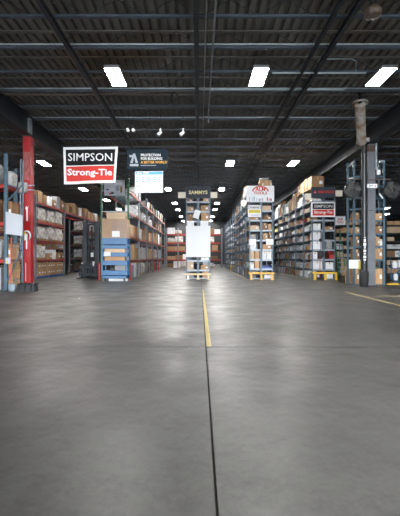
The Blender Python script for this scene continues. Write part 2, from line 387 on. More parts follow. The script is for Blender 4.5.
# ------------------------------------------------------------------ pipes and fittings under the roof
def pipe(label, pts, r, m=GALV, n=8): tag(MB().tube(pts, r, n).build('conduit_pipe', m), label, 'pipe')
for y, lab in ((JY[8], 'second'), (JY[10], 'fourth'), (JY[12], 'sixth')):
    pipe(f'bright galvanised pipe running across the {lab} visible roof joist', [(-14, y-.09, ZJ+.06), (14, y-.09, ZJ+.06)], .022)
pipe('thin grey conduit running lengthwise just right of the centre beam', [(.14, 4, ZJ-.05), (.14, 16, ZJ-.05)], .018, GLASSY)
pipe('thin conduit running lengthwise, right of the other centre conduit', [(.33, 5, ZJ-.05), (.33, 13.5, ZJ-.05), (.33, 13.6, ZJ-.3)], .022, GLASSY)
yc = JY[9]-.06
pipe('galvanised conduit between the centre and right front ceiling lights', [(PX(272,yc), yc, PZ(73,yc)), (PX(366,yc), yc, PZ(73,yc))], .024)
pipe('bent conduit loop above the front right light', [(PX(318,yc), yc, PZ(62,yc)), (PX(320,yc), yc, PZ(59,yc)), (PX(352,yc), yc, PZ(59,yc)), (PX(356,yc), yc, PZ(61,yc)), (PX(356,yc), yc, PZ(71,yc))], .02)
pipe('low grey conduit crossing behind the front ceiling lights', [(PX(196,11.6), JY[10]-.065, ZJ+.03), (PX(345,11.6), JY[10]-.065, ZJ+.03)], .022)
pipe('brownish sagging cable along the roof from left to centre', [(PX(x,11.6), 11.6, PZ(93+2*math.sin(x/40),11.6)) for x in range(0, 215, 12)], .012, mat('brown_cable', (.16, .11, .08), .7))
# security lamps on a rail
yr = JY[11]
pipe('slim dark rail carrying the two small white lamps', [(PX(110,yr), yr, PZ(129.5,yr)), (PX(200,yr), yr, PZ(129.5,yr))], .02, DARK)
yj = JY[11]
for k_, px_ in enumerate((112, 150, 196)): pipe(f'short drop rod holding the dark rail under the roof, {ORD[k_]} from left', [(PX(px_,yr), yr, PZ(129.5,yr)), (PX(px_,yr), yr, ZJ+.02)], .012, DARK, 5)
for px_, nm in ((160.5, 'left'), (183, 'right')):
    t = thing('security_camera', f'small white {nm} camera hanging from the dark rail under the roof', 'camera', (PX(px_,yr), yr, PZ(129.5,yr)), 0, 'white cameras under the roof')
    MB().tube([(0,0,.03), (0,0,-.09)], .035, 10).build('mount', PAPER, t)
    MB().tube([(0,.03,-.02), (0,.03,ZJ+.02-PZ(129.5,yr))], .01, 5).build('drop_rod', DARK, t)
    MB().tube([(.03,0,-.08), (-.09,-.03,-.20)], [.05, .065], 12).build('camera_body', PAPER, t)
for px_ in (128, 133.5):
    o = MB().cbox(-.05, .05, -.05, .05, -.09, .03, .01).build('junction_box', EBOX, None, (PX(px_,yr), yr, PZ(129.5,yr))); MB().tube([(0,.03,0), (0,.03,ZJ+.02-PZ(129.5,yr))], .01, 5).build('drop_rod', DARK, o)
    tag(o, f'small grey junction box on the dark rail, {"left" if px_ < 130 else "right"} one', 'box', 'junction boxes on the rail')
t = MB()
for k in range(3): t.tube([(PX(174,JY[10])+.10*math.cos(a)+.01*k, JY[10]+.02*k, PZ(98,JY[10])+.20*math.sin(a)) for a in [2*math.pi*i/16 for i in range(17)]], .012, 5, False)
t.tube([(PX(174,JY[10]), JY[10], PZ(98,JY[10])+.2), (PX(174,JY[10]), JY[10], ZJ+.02)], .008, 4)
tag(t.build('cable_coil', BLACK), 'black coil of cable hanging under the roof near centre', 'cable')
hd = 7.4
t = thing('hanging_heater', 'rusty round fitting hanging from the roof at upper right', 'fitting', (PX(373,hd), hd, PZ(17,hd)))
MB().lathe([(0,0), (.10,.0), (.16,.03), (.17,.12), (.12,.18), (.05,.22), (0,.22)], 16).build('dome', mat('rusty_fitting', (.16,.12,.09), .6, .2, .3, 6), t)
MB().tube([(0,0,.2), (0,0,ZD-.005-PZ(17,hd))], .03, 8).build('stem', DARK, t)

# ------------------------------------------------------------------ floor paint
def strip(label, pts, z=.003):
    n = len(pts); mb = MB().add([(x,y,.0005) for x,y in pts]+[(x,y,z) for x,y in pts], [tuple(range(n))[::-1], tuple(range(n, 2*n))]+[(i,(i+1)%n,(i+1)%n+n,i+n) for i in range(n)])
    return tag(mb.build('floor_line', LINE_Y), label, 'floor line')
strip('worn yellow line painted along the centre floor joint', [(.095,4.9),(.155,4.9),(.153,8),(.140,13.2),(.100,13.2)])
strip('yellow line on the floor before the right column, running away', [(4.83,5),(4.90,5),(4.90,12.4),(4.83,12.4)])
strip('yellow line crossing the floor right of the column', [(5.3,11.05),(12,11.05),(12,11.13),(5.3,11.13)])

# ------------------------------------------------------------------ goods
def carton(w, d, h):
    mb = MB().cbox(-w/2, w/2, 0, d, 0, h-.004, min(.008, w*.04))
    g = .004; mb.box(-w/2+.004, -g, .004, d-.004, h-.004, h).box(g, w/2-.004, .004, d-.004, h-.004, h)
    return mb
def hopper(w, d, h):                               # open-fronted bin
    t = .012; p = [(0,0),(d,0),(d,h),(d*.35,h),(0,h*.55)]
    mb = MB()
    for x in (-w/2, w/2-t):
        n = len(p); mb.add([(x,a,b) for a,b in p]+[(x+t,a,b) for a,b in p], [tuple(range(n))[::-1], tuple(range(n,2*n))]+[(i,(i+1)%n,(i+1)%n+n,i+n) for i in range(n)])
    mb.box(-w/2+t, w/2-t, 0, d, 0, t).box(-w/2+t, w/2-t, d-t, d, t, h).box(-w/2+t, w/2-t, 0, t, t, h*.55)
    return mb
def contents(w, d, h, seed):
    r = random.Random(seed); mb = MB()
    nx = 5
    zs = [[h*(.45+.4*r.random()*(.5+.5*j/2)) for j in range(3)] for i in range(nx)]
    for i in range(nx-1):
        for j in range(2):
            xa, xb = (-w/2+.014+(w-.028)*i/(nx-1)), (-w/2+.014+(w-.028)*(i+1)/(nx-1)); ya, yb = .014+(d-.03)*j/2, .014+(d-.03)*(j+1)/2
            mb.add([(xa,ya,zs[i][j]),(xb,ya,zs[i+1][j]),(xb,yb,zs[i+1][j+1]),(xa,yb,zs[i][j+1])], [(0,1,2,3)])
    return mb
def lump(w, d, h, seed):
    r = random.Random(seed); bm = bmesh.new(); bmesh.ops.create_icosphere(bm, subdivisions=2, radius=1)
    for v in bm.verts:
        c = v.co; k = 1+.16*(r.random()-.5); q = Vector([math.copysign(abs(a)**.55, a) for a in c])*k
        v.co = Vector((q.x*w/2*.93, d/2+q.y*d/2*.93, max(0, h*.5+q.z*h*.56)))
    return MB().bm(bm, False)
def wrapped(w, d, h, seed):
    r = random.Random(seed); bm = bmesh.new(); bmesh.ops.create_cube(bm, size=1)
    bmesh.ops.subdivide_edges(bm, edges=bm.edges[:], cuts=3, use_grid_fill=True)
    for v in bm.verts:
        k = 1-.05*r.random() if abs(v.co.z) < .49 else 1-.09*r.random()
        v.co = Vector((v.co.x*w*k, d/2+v.co.y*d*k, (v.co.z+.5)*h*(1-.05*r.random()*(v.co.z > .3))))
    return MB().bm(bm)
def pallet(w, d):
    mb = MB()
    for i in range(5): x = -w/2+(w-.1)*i/4; mb.box(x, x+.1, 0, d, .10, .12)
    for i in range(3): y = (d-.09)*i/2; mb.box(-w/2, w/2, y, y+.09, .02, .10)
    for i in range(3): x = -w/2+(w-.1)*i/2; mb.box(x, x+.1, 0, d, 0, .02)
    return mb

TONE = {'tan': CARD, 'brown': CARD_D, 'pale': CARD_L, 'white': CARD_W, 'grey': GREYBOX}
RZ = {'-y': 0, '-x': -math.pi/2, '+x': math.pi/2}
SEAT = {}
def q5(v): return max(.05, round(v/.05)*.05)
def item(kind, tone, face, a, front, z, w, d, h, label, group, big=False, back=0):
    loc = {'-y': (a, front+back, z), '-x': (front+back, a, z), '+x': (front-back, a, z)}[face]; rz = RZ[face]
    if kind == 'carton':
        o = obj('cardboard_carton', cached(('cardboard_carton', w, d, h), lambda: carton(w, d, h), TONE[tone]), None, loc, rz)
        tag(o, label, 'box', group)
        if big:
            obj('packing_tape', cached(('packing_tape', w, d, h), lambda: MB().box(-.03, .03, -.003, 0, h*.7, h).box(-.03, .03, -.003, d, h, h+.003), TAPE), o)
            if R.random() < .6: obj('shipping_label', cached(('shipping_label', w, d, h), lambda: MB().box(w*.12, w*.38, -.004, 0, h*.35, h*.62), PAPER), o)
    elif kind == 'bin':
        m = {'blue': BIN_BLUE, 'red': BIN_RED, 'yellow': BIN_YEL}.get(tone, BIN)
        o = obj('storage_bin', cached(('storage_bin', w, d, h), lambda: hopper(w, d, h), m), None, loc, rz); tag(o, label, 'bin', group)
        sd = R.randint(0, 2); obj('contents', cached(('contents', w, d, h, sd), lambda: contents(w, d, h, sd), PARTS), o)
    elif kind == 'tray':
        o = obj('parts_tray', cached(('parts_tray', w, d, h), lambda: hopper(w, d, h), TONE[tone]), None, loc, rz); tag(o, label, 'tray', group)
        sd = R.randint(0, 2); obj('contents', cached(('contents', w, d, h, sd), lambda: contents(w, d, h, sd), PARTS), o)
    elif kind == 'bag':
        sd = R.randint(0, 3); o = obj('plastic_bag', cached(('plastic_bag', w, d, h, sd), lambda: lump(w, d, h, sd), BAG), None, loc, rz); tag(o, label, 'bag', group)
    elif kind == 'wrapped':
        sd = R.randint(0, 3); o = thing('wrapped_load', label, 'pallet load', loc, rz, group)
        obj('pallet', cached(('pallet', w, d), lambda: pallet(w, d), PAL_BLUE if tone == 'blue' else WOOD), o)
        mm = WRAP if tone != 'tan' else CARD
        obj('wrapped_goods', cached(('wrapped_goods', w, d, h, sd), lambda: wrapped(w*.96, d*.96, h-.12, sd), mm), o, (0, d*.02, .12))
    return o

def fill(face, a0, a1, front, z, hmax, depth, where, group, mix, wmin=.25, wmax=.5, hmin=.45, hmx=.95, big=False, gap=.03, sign=1, maxn=99, skip=0.0):
    """stand goods side by side on one shelf, from its a0 end to its a1 end"""
    a = a0; n = 0; names = []
    plan = []
    while n < maxn:
        wd = q5(R.uniform(wmin, wmax))
        if a+wd > a1: break
        if R.random() < skip: a += wd*R.uniform(.6, 1.2); continue
        k, tone = R.choices([m[0] for m in mix], [m[1] for m in mix])[0]
        h = q5(hmax*R.uniform(hmin, hmx)); h = min(h, math.floor(hmax/.05)*.05)
        plan.append((k, tone, a+wd/2, wd, q5(depth*R.uniform(.7, .95)), h, R.uniform(.0, depth*.05)))
        a += wd+R.uniform(.005, gap); n += 1
    if not plan: return
    order = plan
    for i, (k, tone, ac, wd, dp, h, bk) in enumerate(order):
        word = {'carton': f'{tone} carton', 'bin': f'{tone} open bin', 'tray': f'{tone} open-fronted carton', 'bag': 'lumpy clear plastic bag', 'wrapped': 'stretch-wrapped load' if tone != 'tan' else 'tan pallet load'}[k]
        item(k, tone, face, ac, front, z, wd, dp, h, f'{word}, {ORD[min(i,13)]} along {where}', group, big, bk)

# ------------------------------------------------------------------ shelving (grey-blue clip shelving, two rows back to back)
def shelving(label, xa, xb, y0, bay, nb, zs, ztop, post=STEEL_BLUE, shelf=STEEL_BLUE, edge=STEEL_LT, rows=2, pw=.05):
    t = thing('shelving_rack', label, 'shelving')
    xm = (xa+xb)/2; y1 = y0+bay*nb
    pm = MB().box(-pw/2, pw/2, -.02, .02, 0, ztop).box(-pw/2, -pw/2+.008, .02, .05, 0, ztop).mesh('post', post)
    px_ = [xa+pw/2, xb-pw/2] if rows == 1 else [xa+pw/2, xm-.032, xm+.032, xb-pw/2]
    for i in range(nb+1):
        yy = y0+.02 if i == 0 else y0+bay*i
        for p in px_: obj('post', pm, t, (p, yy, 0))
    rw = ((xb-xa) if rows == 1 else (xm-.032-pw/2)-(xa)) - 0
    halves = [(xa+pw, xb-pw)] if rows == 1 else [(xa+pw, xm-.032-pw/2), (xm+.032+pw/2, xb-pw)]
    for (p, q) in halves:
        sm = MB().box(p-pw*.9, q+pw*.5, .0, bay-.0, -.03, 0).box(p, q, -.004, .03, -.06, -.03).box(p, q, bay-.03, bay, -.06, -.03).mesh('shelf', shelf)
        for i in range(nb):
            for z in zs: obj('shelf', sm, t, (0, y0+bay*i+.02, z))
        em = MB().box(p, q, -.026, -.001, -.075, .012).mesh('shelf_edge', edge)
        for z in zs: obj('shelf_edge', em, t, (0, y0+.02, z))
    bm_ = MB().bar((xa+.05, 0, 0), (xm-.06, 0, ztop*.2), .02).mesh('brace', post)
    return t

def guard(label, x0, x1, y, zt, legs, m=YELLOW, m2=None):
    t = thing('rack_guard', label, 'guard rail', group='low guard rails at the rack ends')
    MB().cbox(x0, x1, y-.05, y+.05, zt-.09, zt, .012).build('rail', m, t)
    for i, lx in enumerate(legs):
        MB().box(lx-.05, lx+.05, y-.04, y+.04, 0, zt-.09).box(lx-.09, lx+.09, y-.08, y+.08, 0, .015).build('leg', m2 if (m2 and i == 0) else m, t)
    return t

# ---- centre rack
dE = D(279); exa, exb = PX(186, dE), PX(210.3, dE)
zE = [PZ(y, dE) for y in (278, 269.8, 260.3, 250.6, 240.9, 231, 221, 211.2, 201.5)]
shelving('tall narrow centre shelving rack with large white panel on its end', exa, exb, dE, 1.64, 9, zE, PZ(187, dE), STEEL_BLUE, STEEL_BLUE, STEEL_LT)
exm = (exa+exb)/2
EG = 'goods on the centre rack'
def boxat(pl, pr, pt, shelfz, d, front, tone, label, group, kind='carton', dep=.45, big=True):
    x0, x1 = PX(pl, d), PX(pr, d)
    return item(kind, tone, '-y', (x0+x1)/2, front, shelfz, round(x1-x0, 2), dep, round(PZ(pt, d)-shelfz, 2), label, group, big)
fE = dE+.06
sh = lambda y: min(zE, key=lambda z: abs(z-PZ(y, dE)))
for pl, pr, pt, sy, tone, lab in [
    (187.6, 193.6, 206.7, 211.2, 'tan', 'tan carton on the left of the shelf two below the dark yellow-lettered sign'),
    (200.8, 208.6, 205, 211.2, 'tan', 'tan carton on the right of the shelf two below the dark yellow-lettered sign'),
    (187.8, 193, 214.3, 221, 'brown', 'brown carton left of the tilted paper on the centre rack'),
    (201.2, 208.8, 212.8, 221, 'tan', 'tan carton right of the tilted paper on the centre rack'),
    (187.2, 192, 199, 201.5, 'brown', 'low brown carton under left of the dark yellow-lettered sign'),
    (203, 208.5, 198.3, 201.5, 'tan', 'low tan carton under right of the dark yellow-lettered sign'),
    (187.4, 193.6, 261.6, 269.8, 'pale', 'pale pinkish carton low on the left of the centre rack'),
    (200.6, 208.6, 265, 269.8, 'tan', 'tan carton low on the right of the centre rack'),
    (202.5, 208.6, 271.5, 278, 'tan', 'tan carton on the bottom shelf behind the low rail, right'),
    (188, 194, 273.5, 278, 'grey', 'grey carton on the bottom shelf behind the low rail, left'),
    (200.8, 208.8, 257.5, 260.3, 'white', 'flat white carton just below the large white panel')]:
    boxat(pl, pr, pt, sh(sy), dE, fE, tone, lab, EG)
boxat(202.8, 207.6, 261.6, sh(269.8)+round(PZ(265,dE)-sh(269.8),2)+.003, dE, fE, 'grey', 'small grey carton atop the tan carton low on the centre rack', EG, big=False)
t = thing('rack_sign', 'dark sign with pale yellow lettering on top of the centre rack', 'sign', (exm, dE, 0))
zc = PZ(192.5, dE)
MB().cbox(exa-exm-.01, exb-exm+.0, -.045, -.008, zc-.29, zc+.29, .008).build('panel', SIGN_DK, t)
text('SAMMYS', SIGN_PY, t, 0, zc+.0, .98, .19, -.05, bold=.025)
t = thing('panel_board', 'large blank white panel on the end of the centre rack', 'panel', (exm, dE, 0))
MB().cbox(exa-exm-.0, exb-exm-.0, -.045, -.008, PZ(257, dE), PZ(226, dE), .006).build('board', PANEL_W, t)
for sx, (pl, pr) in (('left', (187.3, 194)), ('right', (200.2, 208.3))):
    tag(MB().box(PX(pl,dE), PX(pr,dE), dE-.042, dE-.008, PZ(225.9,dE), PZ(221,dE)).build('white_placard', PAPER), f'small white placard above the {sx} of the large white panel', 'sign', 'placards on the centre rack')
mb = MB().box(-.155, .155, -.052, -.03, -.22, .22).build('hanging_papers', PAPER, None, (PX(196.8,dE), dE, PZ(214.3,dE))); mb.rotation_euler = (0, .32, 0)
tag(mb, 'tilted white sheaf of papers hanging on the centre rack post', 'paper')
for nm, pl, pr in (('left', 178.2, 185.6), ('right', 210.6, 217.2)):
    t = thing('aisle_sign', f'small blank cream aisle sign on the {nm} of the dark sign atop the centre rack', 'sign', (0, dE, 0), 0, 'cream aisle signs')
    MB().box(PX(pl,dE), PX(pr,dE), -.02, -.005, PZ(198,dE), PZ(192.2,dE)).build('plate', CREAM, t)
    MB().box(*( (PX(pr,dE), exa+.02) if nm == 'left' else (exb-.02, PX(pl,dE)) ), -.015, -.008, PZ(196,dE), PZ(195,dE)).build('bracket', STEEL_LT, t)
gd = dE-.45
guard('low pale rail guarding the foot of the centre rack', PX(185, gd), PX(211, gd), gd, PZ(273.3, gd), [PX(188, gd), PX(198.2, gd), PX(208.5, gd)], mat('pale_guard_paint', (.70, .56, .34), .5, 0, .12, 7), mat('white_guard_paint', (.74, .73, .70), .5, 0, .08, 7))

# ---- tool sign rack (right of centre)
dF = D(279.3); fxa, fxb = PX(249.3, dF), PX(273, dF)
zF = [PZ(y, dF) for y in (278.3, 268.7, 259.4, 249.5, 240, 230, 220, 210.4, 201)]
shelving('tall shelving rack under the white sign with red letters, facing aisle', fxa, fxb, dF, 1.64, 6, zF, PZ(187, dF))
yF2 = dF+1.64*6+1.9
shelving('far shelving rack behind the cross aisle, in line with the red-lettered sign rack', fxa, fxb, yF2, 1.64, 4, zF[:8], PZ(196, dF))
MIXF = [(('carton','tan'),1.2), (('tray','tan'),1.6), (('carton','brown'),1), (('bag','x'),2.6), (('bin','white'),2.6), (('carton','white'),1.4), (('tray','grey'),1.6), (('tray','brown'),1.2)]
FG = 'goods on the shelving under the red-lettered sign'
HPF = (PZ(259.4,dF)-PZ(268.7,dF))-.08
for i in range(6):
    for k, z in enumerate(zF):
        hm = HPF if k < 8 else (1.5 if i in (1, 2) else .75)
        fill('-x', dF+1.64*i+(.10 if i else .55), dF+1.64*(i+1)-.08, fxa+.05, z, hm, .5, f'{ORD[k]} shelf up, {ORD[i]} bay, rack under red-lettered sign', FG, MIXF, *((.35, .7) if i < 3 else (.6, 1.0)), skip=.03, hmin=.65)
for i in range(4):
    for k, z in enumerate(zF[:8]):
        fill('-x', yF2+1.64*i+.08, yF2+1.64*(i+1)-.08, fxa+.05, z, HPF, .5, f'{ORD[k]} shelf up, {ORD[i]} bay, far rack past cross aisle', 'goods on the far rack past the cross aisle', MIXF, .9, 1.3)
shF = lambda y: min(zF, key=lambda z: abs(z-PZ(y, dF)))
fF = dF+.06
for pl, pr, pt, sy, tone, lab, kd in [
    (262, 271.2, 205.5, 210.4, 'pale', 'pale carton in the top right bay under the red-lettered sign', 'carton'),
    (250.6, 259, 216.8, 220, 'tan', 'low tan carton behind the foot of the yellow-striped sign', 'carton'),
    (263.5, 271.6, 215.5, 220, 'brown', 'brown carton right of the yellow-striped sign', 'carton'),
    (262.5, 267.5, 223, 230, 'brown', 'brown carton left of two on the right shelf below yellow-striped sign', 'carton'),
    (268, 271.5, 224, 230, 'tan', 'tan carton right of two on the right shelf below yellow-striped sign', 'carton'),
    (250.5, 259.5, 225.5, 230, 'pale', 'pale wide carton below the yellow-striped sign', 'carton'),
    (250.4, 256, 234.5, 240, 'grey', 'grey carton above the left white tag on the rack end', 'carton'),
    (263, 268, 233.3, 240, 'tan', 'tan carton above the right white tag on the rack end', 'carton'),
    (268.8, 271.8, 232.2, 240, 'brown', 'slim brown carton above the right white tag', 'carton'),
    (250.4, 256.5, 243, 249.5, 'white', 'white carton behind the left white tag', 'carton'),
    (262.8, 271.6, 244, 249.5, 'tan', 'tan carton behind the right white tag', 'carton'),
    (250.2, 254.5, 251, 259.4, 'pale', 'pale carton with labels, left one on the shelf below the left tag', 'carton'),
    (255, 259.6, 251.2, 259.4, 'tan', 'tan carton with labels, right one on the shelf below the left tag', 'carton'),
    (262.5, 266.8, 251.2, 259.4, 'white', 'white carton, left one on the shelf below the right tag', 'carton'),
    (267.2, 271.6, 251.2, 259.4, 'white', 'white carton, right one on the shelf below the right tag', 'carton'),
    (250.2, 254, 262.8, 268.7, 'white', 'small white carton on the second shelf behind the yellow guard', 'carton'),
    (254.8, 259.6, 260.8, 268.7, 'tan', 'tan carton on the second shelf above the yellow guard', 'carton'),
    (262.6, 271.5, 265.8, 268.7, 'blue', 'blue shallow bin on the second shelf above the yellow guard', 'bin'),
    (264.5, 271.4, 274.8, 278.3, 'white', 'white low carton at floor level behind the yellow guard', 'carton')]:
    boxat(pl, pr, pt, shF(sy), dF, fF, tone, lab, FG, kind=kd)
for pl, pr, lab in ((260, 263.8, 'left'), (264.1, 268, 'middle'), (268.4, 272.3, 'right')):
    boxat(pl, pr, 180, shF(201), dF, fF+.03, 'tan' if lab != 'right' else 'pale', f'tall tan carton rising above the white sign with red letters, {lab} of three', FG) if False else None
t = thing('shop_banner', 'white sign with red arched lettering on top of the shelving', 'sign', (PX(260.2,dF), dF, 0))
MB().cbox(PX(246.3,dF)-PX(260.2,dF), PX(274,dF)-PX(260.2,dF), -.05, -.012, PZ(201.8,dF), PZ(186,dF), .006).build('panel', VINYL, t)
text('ALM', SIGN_RD, t, 0, PZ(189.4,dF), .52, .20, -.054, bold=.03)
text('TOOLS', SIGN_RD, t, 0, PZ(193.2,dF), .70, .15, -.054, bold=.03)
pts = [(math.cos(math.pi*k/12), math.sin(math.pi*k/12)) for k in range(13)]
mb = MB().prism([(.43*a, PZ(191.6,dF)+.28*b) for a, b in pts]+[(.36*a, PZ(191.6,dF)+.22*b) for a, b in pts[::-1]], -.055, -.05); mb.build('red_arch', SIGN_RD, t)
for k, (xx, ww, hh, m_) in enumerate([(-.55,.04,.20,SILVER),(-.42,.03,.16,LTBLUE),(-.32,.05,.21,LTGREY),(-.20,.03,.14,SILVER),(-.04,.10,.10,LTGREY),(.10,.08,.13,SILVER),(.36,.05,.19,SIGN_RD),(.45,.06,.14,SILVER),(.55,.08,.12,BIN_RED)]):
    MB().box(xx-ww/2, xx+ww/2, -.054, -.05, PZ(201,dF), PZ(201,dF)+hh).build('tool_picture', m_, t)
t = thing('striped_sign', 'white sign with black framed title and yellow stripe on rack end', 'sign', (PX(254.4,dF), dF, 0))
w2 = PX(260.9,dF)-PX(254.4,dF)
MB().cbox(-w2, w2, -.045, -.01, PZ(217,dF), PZ(205.2,dF), .006).build('panel', VINYL, t)
MB().box(-w2*.92, w2*.92, -.05, -.045, PZ(209,dF), PZ(206,dF)).build('title_frame', SIGN_BK, t)
MB().box(-w2*.84, w2*.84, -.053, -.049, PZ(208.7,dF), PZ(206.4,dF)).build('title_field', VINYL, t)
for k in range(7): MB().box(w2*(-.66+.2*k), w2*(-.52+.2*k), -.056, -.052, PZ(208.1,dF), PZ(207,dF)).build('title_mark', SIGN_BK, t)
MB().box(-w2*.9, w2*.9, -.05, -.045, PZ(213.2,dF), PZ(209.8,dF)).build('yellow_stripe', SIGN_YL, t)
mb = MB()
for k in range(2): mb.box(-w2*(.8-.2*k), w2*(.8-.2*k), -.05, -.045, PZ(215+k,dF)-.012, PZ(215+k,dF)+.012)
mb.build('small_print', LTGREY, t)
for nm, pl, pr, pt, pb in (('left', 249, 256, 239, 245), ('right', 266, 273.2, 239, 244.8)):
    tag(MB().box(PX(pl,dF), PX(pr,dF), dF-.04, dF-.008, PZ(pb,dF), PZ(pt,dF)).build('white_tag', PAPER), f'blank white tag on the {nm} of the rack end under red-lettered sign', 'sign', 'white tags on the rack end')
gd = dF-.4
guard('low yellow guard rail at the foot of the red-lettered sign rack', PX(248.6,gd), PX(274.5,gd), gd, PZ(272.3,gd), [PX(251.3,gd), PX(261.4,gd), PX(272,gd)], mat('orange_guard_paint', (.72, .40, .06), .45, 0, .12, 7))
guard('short yellow guard at the far rack past the cross aisle', fxa-.1, fxa+.7, yF2-.3, .42, [fxa, fxa+.6])
d_ = dF+.35
for pl, pr, pt, lab in ((260, 272, 180.2, 'wide tan carton standing above the white red-lettered sign'),):
    zt = PZ(187, dF)
MB_top = tag(MB().box(fxa+.02, fxb-.02, dF+.05, dF+1.5, PZ(187,dF)-.03, PZ(187,dF)).build('top_board', WOOD), 'board laid across the top of the red-lettered sign rack', 'board')
for i, (pl, pr, pt, tn) in enumerate(((259.8, 263.8, 180, 'tan'), (264, 268.2, 180.2, 'tan'), (268.5, 272, 180.4, 'pale'))):
    x0, x1 = PX(pl, d_), PX(pr, d_); z0 = PZ(187, dF)
    item('carton', tn, '-y', (x0+x1)/2, d_, z0, round(x1-x0,2), .4, round(PZ(pt,d_)-z0,2), f'tan carton above the white red-lettered sign, {["left","middle","right"][i]} of three', FG, True)
tag(MB().cbox(PX(260.3,d_), PX(269,d_), d_+.02, d_+.38, PZ(180,d_)+.022, PZ(178.2,d_)+.02, .01).build('flat_box', GREYBOX), 'flat grey box topping the cartons above the white red-lettered sign', 'box')
x0 = PX(242.5, dF+1.0)
tag(MB().box(fxa-.26, fxa+.06, dF+1.59, dF+1.615, PZ(206,dF+1.6), PZ(200.3,dF+1.6)).build('aisle_sign', CREAM), 'small blank cream sign left of the white red-lettered sign', 'sign', 'cream aisle signs')

# ---- red wedge sign rack (far right of the aisle)
dG = D(279.4); gxa, gxb = PX(312, dG), PX(335.3, dG)
zG = [PZ(y, dG) for y in (278.5, 269, 259.2, 249.5, 240, 230, 220, 210.3, 201)]
shelving('tall shelving rack with black and red sign plates on its end', gxa, gxb, dG, 1.64, 6, zG, PZ(187, dG))
MIXG = [(('bag','x'),3.4), (('carton','tan'),1), (('tray','tan'),2), (('carton','brown'),.8), (('bin','white'),2.8), (('carton','white'),1), (('tray','grey'),1.4), (('tray','brown'),1.2), (('bin','blue'),.25), (('bin','red'),.2), (('bin','yellow'),.15)]
GG = 'goods on the shelving with black and red sign plates'
for i in range(6):
    for k, z in enumerate(zG):
        hm = HPF if k < 8 else (.7 if i < 2 else 1.2)
        fill('-x', dG+1.64*i+(.1 if i else .55), dG+1.64*(i+1)-.08, gxa+.05, z, hm, .5, f'{ORD[k]} shelf up, {ORD[i]} bay, rack with black-red plates', GG, MIXG, *((.3, .6) if i < 4 else (.5, .9)), skip=.03, hmin=.65)
shG = lambda y: min(zG, key=lambda z: abs(z-PZ(y, dG))); fG = dG+.06
for pl, pr, pt, sy, tone, lab, kd in [
    (313.2, 321.8, 232.2, 240, 'white', 'white carton, upper of two stacked shelves under the black and red plate', 'carton'),
    (313.2, 322, 241.5, 249.5, 'white', 'white carton below another, left bay, third shelf from the sign plate', 'carton'),
    (313.4, 317.6, 252, 259.2, 'white', 'white carton beside the hanging dark tool bag', 'carton'),
    (313.3, 322.5, 261.2, 269, 'white', 'white carton on the second shelf above the yellow guard, left bay', 'carton'),
    (326, 333.8, 262.3, 269, 'white', 'white carton on the second shelf above the yellow guard, right bay', 'carton'),
    (326, 334, 240, 249.5, 'x', 'large clear plastic bag above the red bin', 'bag'),
    (330, 336, 251.3, 259.2, 'red', 'red open bin on the rack end, right bay', 'bin'),
    (325, 333.5, 226.5, 230, 'tan', 'long low tan carton right of centre on the rack end', 'carton'),
    (314, 321, 223.5, 230, 'white', 'white carton on the shelf below the black and red plate', 'carton'),
    (313.5, 321.5, 198.5, 201, 'white', 'flat white carton between the two sign plates', 'carton'),
    (314, 320, 273.5, 278.5, 'grey', 'grey carton on the bottom shelf behind the bright yellow guard', 'carton'),
    (327, 333.5, 272.8, 278.5, 'white', 'white carton on the bottom shelf behind the bright yellow guard', 'carton')]:
    if kd == 'bin': pr = 334.5
    boxat(pl, pr, pt, shG(sy), dG, fG, tone, lab, GG, kind=kd)
t = thing('tool_bag', 'dark tool bag and cords hanging on the rack end', 'bag', (PX(320.5,dG), dG-.05, PZ(254,dG)))
lm = lump(.32, .16, .30, 2); lm.build('bag_body', BLACK, t, (0, -.12, -.15)); MB().tube([(-.02,-.04,.1), (-.02,-.03,1.2)], .012, 6).build('strap', BLACK, t)
lump(.18, .12, .16, 1).build('pouch', BLACK, t, (-.02, -.1, .62))
t = thing('broom', 'red handled broom leaning on the left bay of the rack end', 'broom', (PX(319.5,dG-.12), dG-.14, 0))
MB().tube([(0,-.05,.10), (.03,.03,1.25)], .016, 8).build('handle', RED, t); MB().cbox(-.17, .17, -.09, -.01, 0, .10, .01).build('brush', BLACK, t)
t = thing('rack_sign', 'dark sign with red lettering on top of the right shelving', 'sign', (PX(322.8,dG), dG, 0))
wG = PX(334.6,dG)-PX(322.8,dG)
MB().cbox(-wG, wG, -.045, -.008, PZ(198,dG), PZ(187,dG), .008).build('panel', SIGN_DK, t)
text('RED HEAD', SIGN_RD, t, .16, PZ(192,dG), .80, .135, -.05, bold=.03)
mb = MB(); zz = PZ(192,dG); mb.add([(-.50,-.05,zz-.07),(-.32,-.05,zz-.07),(-.41,-.05,zz+.09)], [(0,1,2)]); mb.build('wedge_logo', SIGN_RD, t)
MB().add([(-.45,-.052,zz-.06),(-.37,-.052,zz-.06),(-.41,-.052,zz+.02)], [(0,1,2)]).build('wedge_core', SILVER, t)
def plates(parent, w, z0, z1, y, top='SIMPSON', bot='Strong-Tie', m=.05):
    h = z1-z0; zm = z0+h*.51
    MB().box(-w/2+m, w/2-m, y-.006, y-.001, zm+h*.02, z1-h*.09).build('black_field', SIGN_BK, parent)
    MB().box(-w/2+m, w/2-m, y-.006, y-.001, z0+h*.09, zm-h*.02).build('red_field', SIGN_RD, parent)
    text(top, PAPER, parent, 0, (zm+h*.02+z1-h*.09)/2, (w-2*m)*.86, h*.20, y-.01, bold=.004)
    text(bot, PAPER, parent, 0, (zm-h*.02+z0+h*.09)/2, (w-2*m)*.86, h*.26, y-.01, bold=.02)
t = thing('plate_sign', 'white framed sign with black upper and red lower field on rack end', 'sign', (PX(322.9,dG), dG, 0))
wS = PX(335,dG)-PX(311,dG)
MB().cbox(-wS/2, wS/2, -.045, -.01, PZ(217,dG), PZ(202.2,dG), .006).build('panel', VINYL, t)
